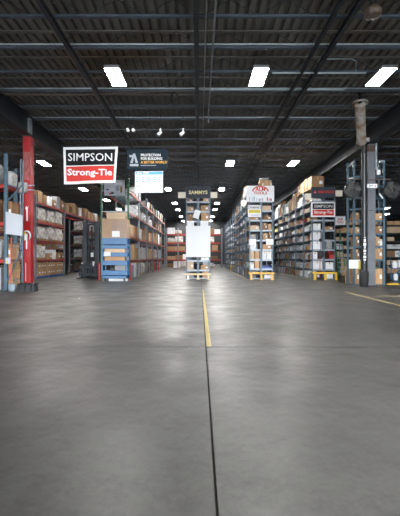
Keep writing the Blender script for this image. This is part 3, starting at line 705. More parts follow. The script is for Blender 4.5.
plates(t, wS, PZ(217,dG), PZ(202.2,dG), -.046, m=.075)
t = thing('aisle_sign', 'small blank cream aisle sign right of the dark red-lettered sign', 'sign', (0, dG, 0), 0, 'cream aisle signs')
MB().box(PX(335.4,dG), PX(342.3,dG), -.02, -.005, PZ(196.4,dG), PZ(190.4,dG)).build('plate', CREAM, t)
MB().box(gxb-.02, PX(335.4,dG)+.02, -.012, -.006, PZ(194,dG), PZ(193.2,dG)).build('bracket', STEEL_LT, t)
tag(MB().box(PX(304.8,dG), gxa+.02, dG-.02, dG-.002, PZ(199.6,dG), PZ(193.6,dG)).build('aisle_sign', CREAM), 'small blank cream aisle sign left of the dark red-lettered sign', 'sign', 'cream aisle signs')
gd = dG-.42
guard('bright yellow guard rail at the foot of the right shelving', PX(312.3,gd), PX(337,gd), gd, PZ(272,gd), [PX(314.8,gd), PX(325.3,gd), PX(336,gd)])
tag(MB().box(gxa+.02, gxb-.02, dG+.05, dG+3.2, PZ(187,dG)-.03, PZ(187,dG)).build('top_board', WOOD), 'board laid across the top of the right shelving under cartons', 'board')
d_ = dG+.4; z0 = PZ(187, dG)
item('carton', 'tan', '-y', PX(317.8,d_), d_, z0, round(PX(324,d_)-PX(311.6,d_),2), .6, round(PZ(176,d_)-z0,2), 'big tan carton on top of the right shelving above the dark sign', GG, True)
for i in range(3):
    item('carton' , ['brown','tan','brown'][i], '-x', dG+1.3+.75*i, gxa+.04, z0, .65, .5, .55+.05*(2-i), f'carton on top of right shelving, aisle side, {ORD[i]} behind the big tan carton', GG, True)

# low yellow edge lines along the right-hand racks
strip('yellow floor line along the foot of the right shelving aisle side', [(gxa-.16,dG),(gxa-.08,dG),(gxa-.08,dG+9.8),(gxa-.16,dG+9.8)])
strip('yellow floor line along the foot of the red-lettered sign rack', [(fxa-.16,dF+.2),(fxa-.08,dF+.2),(fxa-.08,dF+9.8),(fxa-.16,dF+9.8)])

# ------------------------------------------------------------------ pallet racks (run away from the camera)
def pallet_rack(label, xf, xb, ys, levels, ztop, up, beam, name='pallet_rack', end_up=None, beam_h=.11, decks=(), skip=()):
    t = thing(name, label, 'rack')
    s = 1 if xb > xf else -1
    def pmesh(m): return MB().box(-.045, .045, -.04, .04, 0, ztop).box(-.07, .07, -.06, .06, 0, .012).mesh('upright', m)
    pm = pmesh(up); pe = pmesh(end_up) if end_up else pm
    for i, y in enumerate(ys):
        for x in (xf, xb): obj('upright', pe if i == 0 else pm, t, (x, y, 0))
        br = MB(); z = .25; k = 0
        while z+.9 < ztop:
            a, b = (xf, xb) if k % 2 == 0 else (xb, xf); br.bar((a, y, z), (b, y, z+.9), .035, .025); z += .9; k += 1
        br.bar((xf, y, .2), (xb, y, .2), .035, .025)
        br.build('bracing', end_up if (end_up and i == 0) else up, t)
    for i in range(len(ys)-1):
        L_ = ys[i+1]-ys[i]
        bm_ = cached((f'beam{L_:.2f}', beam_h), lambda: MB().box(-.025, .025, .045, L_-.045, -beam_h, 0).box(-.035, .035, .04, .06, -beam_h-.04, .03).box(-.035, .035, L_-.06, L_-.04, -beam_h-.04, .03), beam); bm_.name = 'beam'
        for k, z in enumerate(levels):
            if (i, k) in skip: continue
            for x in (xf, xb): obj('beam', bm_, t, (x, ys[i], z))
            if decks == 'all' or (i, k) in decks:
                dk = MB(); n = 7; x0, x1 = min(xf, xb)+.03, max(xf, xb)-.03
                for q in range(n): yy = ys[i]+.08+(L_-.16)*q/(n-1); dk.box(x0, x1, yy-.015, yy+.015, -.03, 0)
                for q in range(12): xx = x0+(x1-x0)*q/11; dk.box(xx-.006, xx+.006, ys[i]+.06, ys[i]+L_-.06, -.012, 0)
                dk.build('wire_deck', STEEL_BLUE, t, (0,0,z))
    return t

# ---- left rack with wrapped loads (faces the middle)
dB = D(279); bxf = PX(35.5, dB); 
yB = [dB, -bxf*F/(VX-64.2), 0, 0]; bayB = yB[1]-yB[0]; yB = [dB+bayB*i for i in range(5)]
dm = -bxf*F/(VX-50)
zB = [PZ(y, dm) for y in (259.3, 241.5, 223.5, 206)]
sk = [(1,0),(1,1),(1,2)]
pallet_rack('long red-beamed pallet rack with white wrapped loads on the left', bxf, bxf-1.1, yB, zB, PZ(200, dm), UP_GREY, BEAM_RED, end_up=UP_GREY, decks=[(i,k) for i in range(4) for k in range(4) if (i,k) not in sk], skip=sk)
BG = 'loads on the left red-beamed rack'
names = ['lowest beam', 'second beam', 'third beam', 'top beam']
for i in range(4):
    for k, z in enumerate(zB):
        if (i, k) in sk: continue
        hm = zB[1]-zB[0]-.18
        for q in range(3):
            wd = (bayB-.3)/3-.1; a = yB[i]+.15+(bayB-.3)*(q+.5)/3
            lab = f'on {names[k]}, {ORD[i]} bay of the left red-beamed rack, {ORD[q]} load'
            if k == 3:
                tn = ['tan','brown','white','tan','grey','tan','brown','white'][(q*2+i*3) % 8]; hh = [.62,.52,.68,.55][(q+i) % 4]
                item('carton', tn, '+x', a-wd*.26, bxf+.05, z, q5(wd*.48), .8, q5(hh), f'{tn} carton, near one, {lab}', BG, i == 0)
                item('carton', 'brown' if tn != 'brown' else 'tan', '+x', a+wd*.24, bxf+.05, z, q5(wd*.44), .8, q5(hh-.12), f'lower carton, far one, {lab}', BG, i == 0)
            elif k == 0 and q > 0 and i == 0:
                item('carton', 'tan', '+x', a-.2, bxf+.02, z, .55, .7, .35, f'tan carton, near one, {lab}', BG, True)
                item('carton', 'white' if q == 1 else 'brown', '+x', a+.38, bxf+.02, z, .45, .6, .55 if q == 1 else .3, f'carton, far one, {lab}', BG, True)
            else:
                item('wrapped', 'wood', '+x', a, bxf+.02, z, q5(wd*.86), .95, q5(hm*R.uniform(.82,.97)), f'{ORD[q]} white wrapped load on {names[k]}, {ORD[i]} bay of left red-beamed rack', BG)
for i in (0, 2, 3):
    for q in range(3):
        a = yB[i]+.15+(bayB-.3)*(q+.5)/3
        t = thing('stacked_cases', f'{ORD[q]} blue pallet of tan cases on floor under {ORD[i]} bay of left rack', 'pallet load', (bxf+.05, a, 0), RZ['+x'], BG)
        obj('pallet', cached(('pallet', 1.05, .9), lambda: pallet(1.05, .9), PAL_BLUE), t)
        cs = .33
        for cxx in range(3):
            for cz in range(2):
                c = obj('case', cached(('case', .33, .42, .36), lambda: carton(.33, .42, .36), CARD_D if i else CARD), t, (-.345+.345*cxx, .02, .12+.36*cz))
                if i == 0: obj('case_label', cached(('case_label',), lambda: MB().box(-.07, .07, -.004, 0, .15, .22), PAPER), c)
        obj('case', cached(('case', 1.0, .4, .6), lambda: carton(1.0, .4, .6), CARD_D), t, (0, .47, .12))

# rack seen through the passage behind the left rack
yB2 = [dB+2.5+bayB*.8*i for i in range(5)]
xB2 = bxf-4.2
pallet_rack('dim pallet rack standing behind the passage, left of the forklift', xB2, xB2-1.1, yB2, [1.0, 1.9, 2.8, 3.7], 4.0, UP_GREY, BEAM_OR, decks='all')
for i in range(4):
    for k, z in enumerate([0, 1.0, 1.9, 2.8]):
        for q in range(2):
            a = yB2[i]+.9+1.5*q
            item('carton', ['tan','brown','grey','tan'][(i+k+q) % 4], '+x', a, xB2+.02, z if z else .0, 1.1, .8, .55, f'{ORD[q]} dim carton on {ORD[k]} level, {ORD[i]} bay, rack behind the passage', 'goods behind the passage')

# ---- centre-left pallet rack (green end posts, orange beams)
dC = D(280); cxf, cxb = PX(128.3, dC), PX(101.7, dC)
yC = [dC+3.2*i for i in range(7)]
zC = [PZ(y, dC) for y in (260.5, 236, 211, 190)]
dk = [(0,2),(0,3),(1,3),(0,1),(1,2),(1,1),(2,1),(2,2),(2,3),(0,0),(1,0),(2,0)]+[(i,k) for i in (3,4,5) for k in range(4)]
pallet_rack('tall pallet rack with green end posts and orange beams behind the blue cart', cxf, cxb, yC, zC, PZ(178.5, dC), UP_GREY, BEAM_OR, end_up=UP_GREEN, decks=dk)
struct_end = thing('end_bars', 'pair of pale cross bars on the green-posted rack end', 'rail')
for y in (190.5, 211.3): MB().box(cxb+.05, cxf-.05, dC-.09, dC-.045, PZ(y,dC)-.05, PZ(y,dC)).build('cross_bar', STEEL_LT, struct_end)
CG = 'goods on the green-posted rack'
MIXC = [(('carton','tan'),3), (('carton','brown'),2), (('carton','grey'),2), (('wrapped','wood'),2), (('carton','white'),1.5), (('bag','x'),1)]
for i in range(6):
    for k, z in enumerate([0]+zC):
        if (i, k) in ((0, 4), (0, 3)): continue
        top_ = k == 4
        hm = (.9 if top_ else ([zC[0]] + [zC[j+1]-zC[j] for j in range(3)])[k]-.2)
        if k == 0: hm = .95
        fill('+x', yC[i]+.12, yC[i+1]-.1, cxf-.13, z, hm, .85, f'{["floor level","lowest beam","second beam","third beam","top beam"][k]}, {ORD[i]} bay, green-posted rack', CG, MIXC, *((.5, .9) if i < 3 else (.9, 1.4)), hmin=.6, skip=.08)
for i, yy in ((0, yC[0]), (3, yC[3]), (4, yC[4])):
    t = thing('post_guard', f'red post protector at the foot of green-posted rack upright, {"nearest" if i == 0 else ("middle" if i == 3 else "farthest")} one', 'guard', (cxf+.10, yy-.02, 0), 0, 'red post protectors')
    MB().tube([(0,0,0), (0,0,.86)], .05, 10).build('guard_tube', RED, t); MB().box(-.09,.09,-.09,.09,0,.012).build('foot_plate', RED, t)
t = thing('post_guard', 'red post protector left of the blue cart', 'guard', (PX(100.4,dC)-.02, dC-.1, 0), 0, 'red post protectors')
MB().tube([(0,0,0), (0,0,.86)], .05, 10).build('guard_tube', RED, t); MB().box(-.09,.09,-.09,.09,0,.012).build('foot_plate', RED, t)
tag(MB().box(cxf-.03, cxf+.04, dC-.075, dC-.045, .9, PZ(238,dC)).build('hazard_strip', HAZ), 'speckled hazard strip on the green rack post beside the cart', 'strip')
t = thing('photo_banner', 'grey photo banner on the green-posted rack below the red banner', 'banner', (PX(115,dC), dC-.1, 0))
wb = PX(125.3,dC)-PX(104.8,dC)
MB().cbox(-wb/2, wb/2, -.02, 0, PZ(196,dC), PZ(180.5,dC), .004).build('sheet', PHOTO, t)
for k, (xx, zz_, ww, hh, m_) in enumerate([(-.35,190,.12,.06,SIGN_DK),(-.10,193.5,.14,.10,SIGN_DK),(.15,189,.12,.22,LTGREY),(.34,190,.10,.3,CARD_D),(-.22,194,.08,.10,SIGN_RD),(-.3,183,.2,.05,CARD_D),(.2,184,.35,.10,PAPER)]):
    MB().box(xx-ww/2, xx+ww/2, -.026, -.02, PZ(zz_,dC)-hh/2, PZ(zz_,dC)+hh/2).build('picture_patch', m_, t)

# ---- back rack across the end of the aisle
dK = D(267.6)
for nm, xa_, xb_ in (('left', PX(166,dK), PX(186,dK)+.4), ('right', PX(209,dK)-.4, PX(222,dK))):
    t = thing('pallet_rack', f'distant red-beamed rack across the aisle end, {nm} of the centre rack', 'rack')
    zK = [PZ(y, dK) for y in (259.5, 250.7, 242.6, 234)]
    n = 2 if nm == 'left' else 1
    for i in range(n+1):
        x = xa_+(xb_-xa_)*i/n
        for y in (dK, dK+1): MB().box(x-.05, x+.05, y-.05, y+.05, 0, 4.1).build('upright', UP_GREY, t)
    for z in zK:
        for y in (dK, dK+1): MB().box(xa_, xb_, y-.03, y+.03, z-.12, z).build('beam', BEAM_RED, t)
        MB().box(xa_, xb_, dK+.03, dK+.97, z-.03, z).build('deck_board', STEEL_LT, t)
    for k, z in enumerate([0]+zK):
        fill('-y', xa_+.15, xb_-.1, dK+.02, z, .78, .8, f'{ORD[k]} level of the distant aisle-end rack, {nm} part', 'goods on the aisle-end rack', [(('carton','tan'),3), (('carton','brown'),2), (('carton','white'),2), (('wrapped','wood'),1.5)], .5, .9, skip=.2)

# ---- far left rack and things by the red column
dA = D(290.6); ax0, ax1 = PX(5.4, dA), PX(22.3, dA)
zA = [PZ(y, dA) for y in (259.5, 222, 184)]
t = thing('pallet_rack', 'blue-posted rack with red beams at the far left edge', 'rack')
for x, hw in ((ax0, .055), (ax1, .018)): MB().box(x-hw, x+hw, dA, dA+.08, 0, PZ(153.5 if x == ax0 else 160, dA)).box(x-.09, x+.09, dA-.04, dA+.12, 0, .012).build('upright', UP_BLUE, t)
for x in (ax0-2.7,):
    MB().box(x-.05, x+.05, dA, dA+.08, 0, PZ(153.5, dA)).build('upright', UP_BLUE, t)
RA = .72; RX = -6.60
for x in (ax0-2.7, ax0): MB().box(x-.05, x+.05, dA+RA, dA+RA+.08, 0, 4.4).build('upright', UP_BLUE, t)
for (za, zb) in ((284, 247), (247, 236), (203, 184)):
    MB().bar((ax0, dA+.04, PZ(za, dA)) if za != 247 else (ax1, dA+.04, PZ(za, dA)), (ax1, dA+.04, PZ(zb, dA)) if za != 247 else (ax0, dA+.04, PZ(zb, dA)), .04, .03).build('brace', UP_BLUE, t)
for y in (280, 247): MB().bar((ax0, dA+.04, PZ(y, dA)), (ax1, dA+.04, PZ(y, dA)), .035, .03).build('brace', UP_BLUE, t)
for z in zA:
    MB().box(ax0-2.7, ax0-.05, dA+.01, dA+.06, z-.13, z).build('beam', BEAM_RED, t); MB().box(ax0-2.7, ax0-.05, dA+RA+.01, dA+RA+.06, z-.13, z).build('beam', BEAM_RED, t)
    MB().box(ax0+.05, RX, dA+RA+.01, dA+RA+.06, z-.13, z).build('beam', BEAM_RED, t)
    MB().box(ax0-.025, ax0+.025, dA+.08, dA+RA, z-.13, z).build('side_beam', BEAM_RED, t)
    MB().box(ax0-2.7, RX, dA+.1, dA+RA, z-.045, z-.01).build('deck_panel', STEEL_BLUE, t)
AG = 'goods on the far left blue-posted rack'
for k, z in enumerate([0]+zA):
    if k == 0: continue
    fill('-y', ax0-1.0, ax0-.1, dA+.12, z-.01, .95, .55, f'{ORD[k-1]} level at the picture edge, blue-posted rack', AG, [(('carton','tan'),3),(('carton','brown'),2),(('bag','x'),1)], .3, .45, hmin=.6)
item('carton', 'brown', '-y', -6.72, dA+.12, zA[1]-.01, .30, .55, .75, 'brown carton in the blue-posted rack above the grey board', AG, True)
item('carton', 'tan', '-y', -6.72, dA+.12, zA[0]-.01, .24, .55, .55, 'tan carton in the blue-posted rack behind the red pole', AG, True)
item('bag', 'x', '-y', -6.74, dA+.12, zA[2]-.01, .28, .6, .5, 'greyish wrapped bundle on the top level of the blue-posted rack', AG)
t = thing('stacked_cases', 'tan cases on a blue pallet under the blue-posted rack, left of column', 'pallet load', (-6.70, dA+.1, 0))
MB().bm(bmesh.new()) ; obj('pallet', cached(('pallet', .32, .6), lambda: pallet(.32, .6), PAL_BLUE), t)
for cz in range(3): obj('case', cached(('case', .3, .55, .3), lambda: carton(.3, .55, .3), CARD), t, (0, .02, .12+.3*cz))
item('carton', 'grey', '-y', ax0-.52, dA+.2, 0, .5, .5, .8, 'dark grey carton on the floor at the left picture edge', AG, True)
t = thing('notice_board', 'blank light grey board hung on the blue-posted rack', 'board', (0, dA-.02, 0))
MB().add([(PX(a,dA), y, PZ(b,dA)) for y in (-.02, .01) for a, b in ((6.2,211.7),(23,215.5),(22.8,236),(6.2,234))], [(0,1,2,3),(7,6,5,4),(0,4,5,1),(1,5,6,2),(2,6,7,3),(3,7,4,0)]).build('board', mat('grey_board', (.46,.48,.53), .6, 0, .05, 2), t)
MB().tube([(PX(12,dA), -.03, PZ(234.8,dA)), (PX(12,dA), .02, PZ(234.8,dA))], .02, 8).build('hook', BLACK, t)
t = thing('long_squeegee', 'red pole squeegee leaning on the blue-posted rack', 'squeegee', (0, dA-.12, 0))
MB().tube([(PX(13.2,dA), -.06, .06), (PX(12.2,dA), .06, PZ(235,dA))], .018, 8).build('handle', RED, t)
MB().cbox(PX(13.2,dA)-.16, PX(13.2,dA)+.16, -.09, -.03, 0, .07, .01).build('blade_head', BLACK, t)
MB().tube([(PX(12.3,dA), .055, PZ(238,dA)), (PX(12.2,dA), .06, PZ(234.5,dA))], .024, 8).build('grip', BLACK, t)
tag(MB().cbox(PX(6.8,dA), PX(11.8,dA), dA-.09, dA-.03, PZ(263.8,dA), PZ(257.6,dA), .008).build('notice_box', mat('label_box', (.45,.50,.60), .5, 0, .1, 8)), 'small pale box with yellow label hung on the blue post', 'box')
tag(MB().box(PX(7,dA), PX(8.8,dA), dA-.096, dA-.091, PZ(263,dA), PZ(260.5,dA)).build('yellow_sticker', SIGN_YL), 'yellow sticker on the small pale box at the blue post', 'sticker')
tag(lump(.26, .2, .26, 3).build('rag_bag', mat('grey_blue_bag', (.22,.27,.33), .5, 0, .2, 9), None, (PX(11,dA-.38), dA-.38, 0)), 'pale plastic bag on the floor beside the black tub', 'bag')
bd = 12.35
t = thing('floor_tub', 'black low tub on the floor at the foot of the red column', 'tub', (PX(24.5,bd), bd, 0))
MB().add([(-.33,0,0),(.33,0,0),(.30,.38,0),(-.30,.38,0),(-.24,.06,.24),(.30,.06,.26),(.27,.36,.26),(-.24,.36,.24)], [(0,3,2,1),(4,5,6,7),(0,1,5,4),(1,2,6,5),(2,3,7,6),(3,0,4,7)]).build('tub_body', BLACK, t)
MB().cbox(-.27, .33, .03, .39, .235, .275, .012).build('tub_lid', RUBBER, t)
for xx in (-.2, .0, .2): MB().box(xx-.02, xx+.02, -.012, .03, .03, .22).build('rib', RUBBER, t)
t = thing('electrical_box', 'grey electrical box with conduits strapped to the red column', 'box', (0, LC_D-.01, 0))
MB().cbox(PX(20.5,LC_D), PX(28,LC_D), -.20, -.01, PZ(193.3,LC_D), PZ(183.3,LC_D), .01).build('enclosure', EBOX, t)
MB().tube([(PX(21.8,LC_D), -.1, PZ(193,LC_D)), (PX(21.8,LC_D), -.1, PZ(250,LC_D))], .018, 8).build('conduit', STEEL_LT, t)
MB().tube([(PX(22,LC_D), -.1, PZ(183.5,LC_D)), (PX(22,LC_D), -.1, PZ(160,LC_D))], .018, 8).build('conduit', STEEL_LT, t)
for y in (185.6, 190): MB().box(PX(28,LC_D), PX(34,LC_D)+.03, -.03, -.005, PZ(y,LC_D)-.02, PZ(y,LC_D)+.02).build('strap', STEEL_LT, t)
t = thing('hose_reel', 'small white and yellow hose loop hung on the red column', 'hose', (PX(26.8,LC_D), LC_D-.06, PZ(236.5,LC_D)))
MB().tube([(.02+.14*math.cos(a), 0, .02+.18*math.sin(a)) for a in [i*.35-.8 for i in range(12)]], .030, 6).build('hose', PAPER, t)
MB().cbox(-.06, .04, -.03, .05, -.14, .10, .01).build('holder', PAPER, t); MB().cbox(-.12, -.02, -.04, .05, .06, .18, .01).build('valve', BIN_YEL, t)

# ------------------------------------------------------------------ hanging banners
dS = JY[12]
t = thing('hanging_banner', 'large black and red banner with white border hanging at left', 'banner', (PX(90.5,dS), dS, 0))
cs = [(PX(a,dS)-PX(90.5,dS), PZ(b,dS)) for a, b in ((64.2,184.3),(115.4,182.4),(118,146.6),(63.2,147.2))]
def bil(u, v): 
    a = [cs[0][i]*(1-u)+cs[1][i]*u for i in (0,1)]; b = [cs[3][i]*(1-u)+cs[2][i]*u for i in (0,1)]
    return a[0]*(1-v)+b[0]*v, a[1]*(1-v)+b[1]*v
def sheet(u0, u1, v0, v1, y, nx=16, nz=6, th=.006):
    vs, fs = [], []
    for j in range(nz+1):
        for i in range(nx+1):
            u = u0+(u1-u0)*i/nx; v = v0+(v1-v0)*j/nz; x, z = bil(u, v); vs.append((x, y+.025*math.sin(u*9)*(1-v), z))
    n = len(vs); vs += [(a, b+th, c) for a, b, c in vs]
    for j in range(nz):
        for i in range(nx):
            q = (j*(nx+1)+i, j*(nx+1)+i+1, (j+1)*(nx+1)+i+1, (j+1)*(nx+1)+i); fs += [q, tuple(k+n for k in q[::-1])]
    return MB().add(vs, fs)
sheet(0, 1, 0, 1, 0).build('banner_sheet', VINYL, t)
sheet(.045, .955, .50, .93, -.006).build('black_field', SIGN_BK, t)
sheet(.045, .955, .07, .475, -.006).build('red_field', SIGN_RD, t)
xa, za = bil(.5, .715); text('SIMPSON', PAPER, t, xa, za, 1.68, .30, -.04, bold=.004)
xa, za = bil(.5, .275); text('Strong-Tie', PAPER, t, xa, za, 1.70, .33, -.04, bold=.025)
mb = MB()
for u in (.04, .96): x, z = bil(u, .99); mb.tube([(x, .003, z), (x, .003, ZJ+.02)], .006, 4)
mb.build('hanging_cords', WIRE, t)
pipe('thin dark cable strung across behind the hanging banners', [(PX(60,dS), dS+.012, PZ(146,dS)), (PX(190,dS), dS+.012, PZ(147.5,dS))], .010, WIRE, 5)
t = thing('hanging_sign', 'dark navy banner with orange and white lettering hanging at left', 'banner', (PX(147.5,dS), dS, 0))
w3 = PX(168,dS)-PX(147.5,dS); z0, z1 = PZ(169.6,dS), PZ(149,dS); h3 = z1-z0
MB().cbox(-w3, w3, -.012, .012, z0, z1, .004).build('panel', SIGN_NV, t)
text('PROTECTION', PAPER, t, w3*.16, z0+h3*.70, w3*.96, h3*.13, -.016, bold=.03)
text('FOR BUILDING', PAPER, t, w3*.20, z0+h3*.53, w3*1.04, h3*.13, -.016, bold=.03)
text('A BETTER WORLD', SIGN_OR, t, w3*.31, z0+h3*.355, w3*1.28, h3*.13, -.016, bold=.03)
MB().box(-w3*.33, w3*.42, -.018, -.012, z0+h3*.18, z0+h3*.215).build('rule', LTGREY, t)
mb = MB(); zb = z0+h3*.20
mb.prism([(-w3*.84,zb+h3*.12),(-w3*.70,zb+h3*.57),(-w3*.60,zb+h3*.57),(-w3*.46,zb+h3*.12),(-w3*.58,zb+h3*.12),(-w3*.65,zb+h3*.40),(-w3*.72,zb+h3*.12)], -.018, -.012)
mb.box(-w3*.86, -w3*.44, -.018, -.012, zb-h3*.04, zb+h3*.07); mb.box(-w3*.88, -w3*.72, -.018, -.012, zb+h3*.40, zb+h3*.50)
mb.build('logo_mark', SILVER, t)
mb = MB()
for u in (-.8, .62): mb.tube([(w3*u, 0, z1), (w3*u, 0, ZJ+.02)], .006, 4)
mb.build('hanging_cords', WIRE, t)
t = thing('price_board', 'white information board with blue header hanging under navy banner', 'sign', (PX(149,dS), dS, 0))
w4 = PX(163,dS)-PX(149,dS); z0, z1 = PZ(192.6,dS), PZ(171.4,dS); h4 = z1-z0
MB().cbox(-w4, w4, -.012, .012, z0, z1, .004).build('panel', PANEL_W, t)
MB().box(-w4*.97, w4*.97, -.016, -.012, z1-h4*.155, z1-h4*.02).build('blue_header', SIGN_BL, t)
mb = MB().box(-w4*.88, -w4*.5, -.02, -.016, z1-h4*.12, z1-h4*.07).box(-w4*.42, w4*.0, -.02, -.016, z1-h4*.10, z1-h4*.05)
mb.build('header_print', PAPER, t)['kind'] = 'stuff'
for i in range(5):
    xx = w4*(-.78+.39*i)
    mb = MB()
    for k in range(3): mb.box(xx-w4*.13, xx+w4*(.13-.05*((i+k) % 3)), -.016, -.012, z1-h4*(.30+.09*k)-.02, z1-h4*(.30+.09*k)+.02)
    mb.build('print_block', LTBLUE if i in (0, 2, 3) else LTGREY, t)
    MB().box(xx-w4*.11, xx+w4*.11, -.016, -.012, z1-h4*.60, z1-h4*.57).build('caption', LTGREY, t)
mb = MB().box(-w4*.9, -w4*.72, -.016, -.012, z1-h4*.74, z1-h4*.66); mb.build('small_logo', SILVER, t)
mb = MB()
for k in range(3): mb.box(-w4*.5, w4*(.7-.2*k), -.016, -.012, z1-h4*(.70+.07*k)-.008, z1-h4*(.70+.07*k)+.008)
mb.build('fine_print', LTGREY, t)
mb = MB()
for u in (-.8, .8): mb.tube([(w4*u, 0, z1), (w4*u, 0, PZ(169.6,dS))], .006, 4)
mb.build('hanging_cords', WIRE, t)

# ------------------------------------------------------------------ blue cart with cartons
dT = D(281.6); tx0, tx1 = PX(101.6, dT), PX(127.4, dT); tc = (tx0+tx1)/2; tw = tx1-tx0
t = thing('stock_cart', 'blue slatted stock cart carrying large cartons before the rack', 'cart', (tc, dT, 0))
zT = lambda y: PZ(y, dT)
for sx in (-1, 1):
    for yy in (0, .62): MB().box(sx*(tw/2-.03)-.03, sx*(tw/2-.03)+.03, yy, yy+.05, zT(277.5), zT(238)).build('corner_post', CART_BLUE, t)
    for yy in (.06, .58):
        c = obj('caster', cached(('caster',), lambda: MB().lathe([(0,-.025),(.05,-.025),(.065,-.015),(.065,.015),(.05,.025),(0,.025)], 14, 'y'), RUBBER), t, (sx*(tw/2-.16), yy, .065)); c.rotation_euler = (0,0,math.pi/2)
        obj('caster_fork', cached(('caster_fork',), lambda: MB().box(-.035,-.028,-.03,.03,.0,.12).box(.028,.035,-.03,.03,0,.12), DARK), c)
MB().box(-tw/2, tw/2, 0, .67, zT(278.3), zT(276)).build('base_frame', CART_BLUE, t)
for a, b in ((244.3, 238.2), (248.6, 245.2), (256.6, 253), (265.2, 261), (275.2, 271)):
    MB().cbox(-tw/2+.06, tw/2-.06, .005, .03, zT(a), zT(b), .006).build('slat', CART_BLUE, t)
    MB().cbox(-tw/2+.06, tw/2-.06, .64, .665, zT(a), zT(b), .006).build('slat', CART_BLUE, t)
for y in (252.5, 260.6, 270.4): MB().box(-tw/2+.06, tw/2-.06, .03, .64, zT(y)-.02, zT(y)).build('tray', CART_BLUE, t)
MB().box(-tw/2+.0, tw/2-.0, .0, .67, zT(238)-.02, zT(238)).build('top_tray', CART_BLUE, t)
TG = 'cartons on the blue cart'
for y, h, lab in ((252.5, .24, 'upper'), (260.6, .24, 'middle')):
    tag(carton(tw-.25, .5, h).build('cardboard_carton', CARD_L if lab == 'upper' else CARD, None, (tc, dT+.07, zT(y))), f'long tan carton behind the blue slats, {lab} tray of the cart', 'box', TG)
tag(carton(.5, .45, .24).build('cardboard_carton', GREYBOX, None, (tc+.25, dT+.08, zT(270.4))), 'grey carton on the lowest tray of the blue cart', 'box', TG)
tag(MB().cbox(PX(104.2,dT), PX(111,dT), dT-.09, dT-.0, zT(256.3), zT(251.8), .008).build('paper_box', CARD_W), 'small white box fixed to the front of the blue cart', 'box')
zt = zT(238)
c = tag(carton(tw-.02, .62, zT(219)-zt).build('cardboard_carton', BIGBOX, None, (tc-.0, dT+.02, zt)), 'very large tan carton on top of the blue cart', 'box', TG)
MB().box(-.12, tw/2-.02, -.006, -.001, .02, zT(219)-zt-.06).build('greyed_panel', BIGBOX2, c)
MB().box(PX(112,dT)-tc, PX(119.6,dT)-tc, -.010, -.006, zT(236.8)-zt, zT(231)-zt).build('shipping_label', PAPER, c)
c = tag(carton(PX(125,dT)-PX(106.2,dT), .5, zT(212.3)-zT(219)).build('cardboard_carton', CARD_L, None, (PX(115.6,dT), dT+.06, zT(219)+.001)), 'pale tan carton topping the stack on the blue cart', 'box', TG)
MB().box(-.25, .4, -.006, 0, .13, .17).build('packing_tape', TAPE, c)
# white papers / sheets on the floor under the rack side
tag(carton(.9, .12, .12).build('cardboard_carton', CARD_W, None, (tc+.1, dT+.30, 0)), 'flat white carton on the floor under the blue cart', 'box', TG)

# ------------------------------------------------------------------ forklift
dL = D(278.2)
t = thing('forklift', 'dark navy forklift with tall mast parked left of the cart', 'forklift', (PX(88.5,dL), dL+.25, 0))
xl = lambda px_: PX(px_,dL)-PX(88.5,dL); zl = lambda y: PZ(y,dL)
for a, b in ((81.6, 85.4), (94.2, 98)):
    MB().box(xl(a), xl(b), 0, .06, .05, zl(221.5)).box(xl(a), xl(a)+.05, .06, .16, .05, zl(221.5)).box(xl(b)-.05, xl(b), .06, .16, .05, zl(221.5)).build('mast_rail', TRUCK, t)
for a, b in ((86, 87.2), (92.4, 93.6)): MB().box(xl(a), xl(b), .08, .16, .1, zl(224)).build('inner_rail', DARK, t)
for y in (224, 244, 262): MB().box(xl(85), xl(94.5), .09, .15, zl(y)-.05, zl(y)+.05).build('mast_crossbar', DARK, t)
MB().tube([(xl(89.8), .12, .2), (xl(89.8), .12, zl(226))], .045, 10).build('lift_cylinder', DARK, t)
ca = MB()
for y in (267.3, 274.5): ca.box(xl(78), xl(100), -.08, -.02, zl(y)-.06, zl(y)+.06)
for q in range(7): x = xl(78)+(xl(100)-xl(78))*q/6; ca.box(x-.015, x+.015, -.07, -.03, zl(276), zl(267))
ca.build('carriage', TRUCK, t)
for px_ in (82.8, 94.6):
    f_ = MB().box(xl(px_)-.06, xl(px_)+.06, -.13, -.08, .04, zl(264)).box(xl(px_)-.06, xl(px_)+.06, -1.15, -.08, .03, .075); f_.build('fork', DARK, t)
MB().cbox(xl(77.5), xl(100.2), .2, 1.9, .16, .82, .06).build('body', BLACK, t)
MB().cbox(xl(79), xl(98.5), 1.2, 2.0, .82, 1.25, .08).build('counterweight', TRUCK, t)
MB().cbox(-.28, .28, .95, 1.25, .82, 1.35, .04).build('seat', RUBBER, t)
og = MB()
for sx in (-1, 1):
    for yy in (.35, 1.75): og.bar((sx*.52, yy, .8), (sx*.48, yy, 2.15), .06)
for q in range(6): og.box(-.5, .5, .33+q*.28, .38+q*.28, 2.13, 2.18)
og.box(-.52,-.46,.33,1.8,2.12,2.18).box(.46,.52,.33,1.8,2.12,2.18); og.build('overhead_guard', DARK, t)
MB().torus((0, .62, 1.3), .17, .018).build('steering_wheel', RUBBER, t)
for sx in (-1, 1):
    for yy, r in ((.45, .28), (1.6, .24)):
        o = obj('wheel', cached(('wheel', r), lambda: MB().lathe([(0,-.09),(r*.5,-.09),(r*.55,-.07),(r*.9,-.09),(r,-.06),(r,.06),(r*.9,.09),(r*.55,.07),(r*.5,.09),(0,.09)], 18, 'y'), RUBBER), t, (sx*.52, yy, r)); o.rotation_euler = (0,0,math.pi/2)
MB().cbox(xl(89.8)-.02, xl(92.2), -.015, .02, zl(257), zl(252.5), .01).build('lamp', PAPER, t)
MB().cbox(xl(91.2), xl(93.2), -.015, .02, zl(266.5), zl(261.5), .01).build('data_plate', PAPER, t)

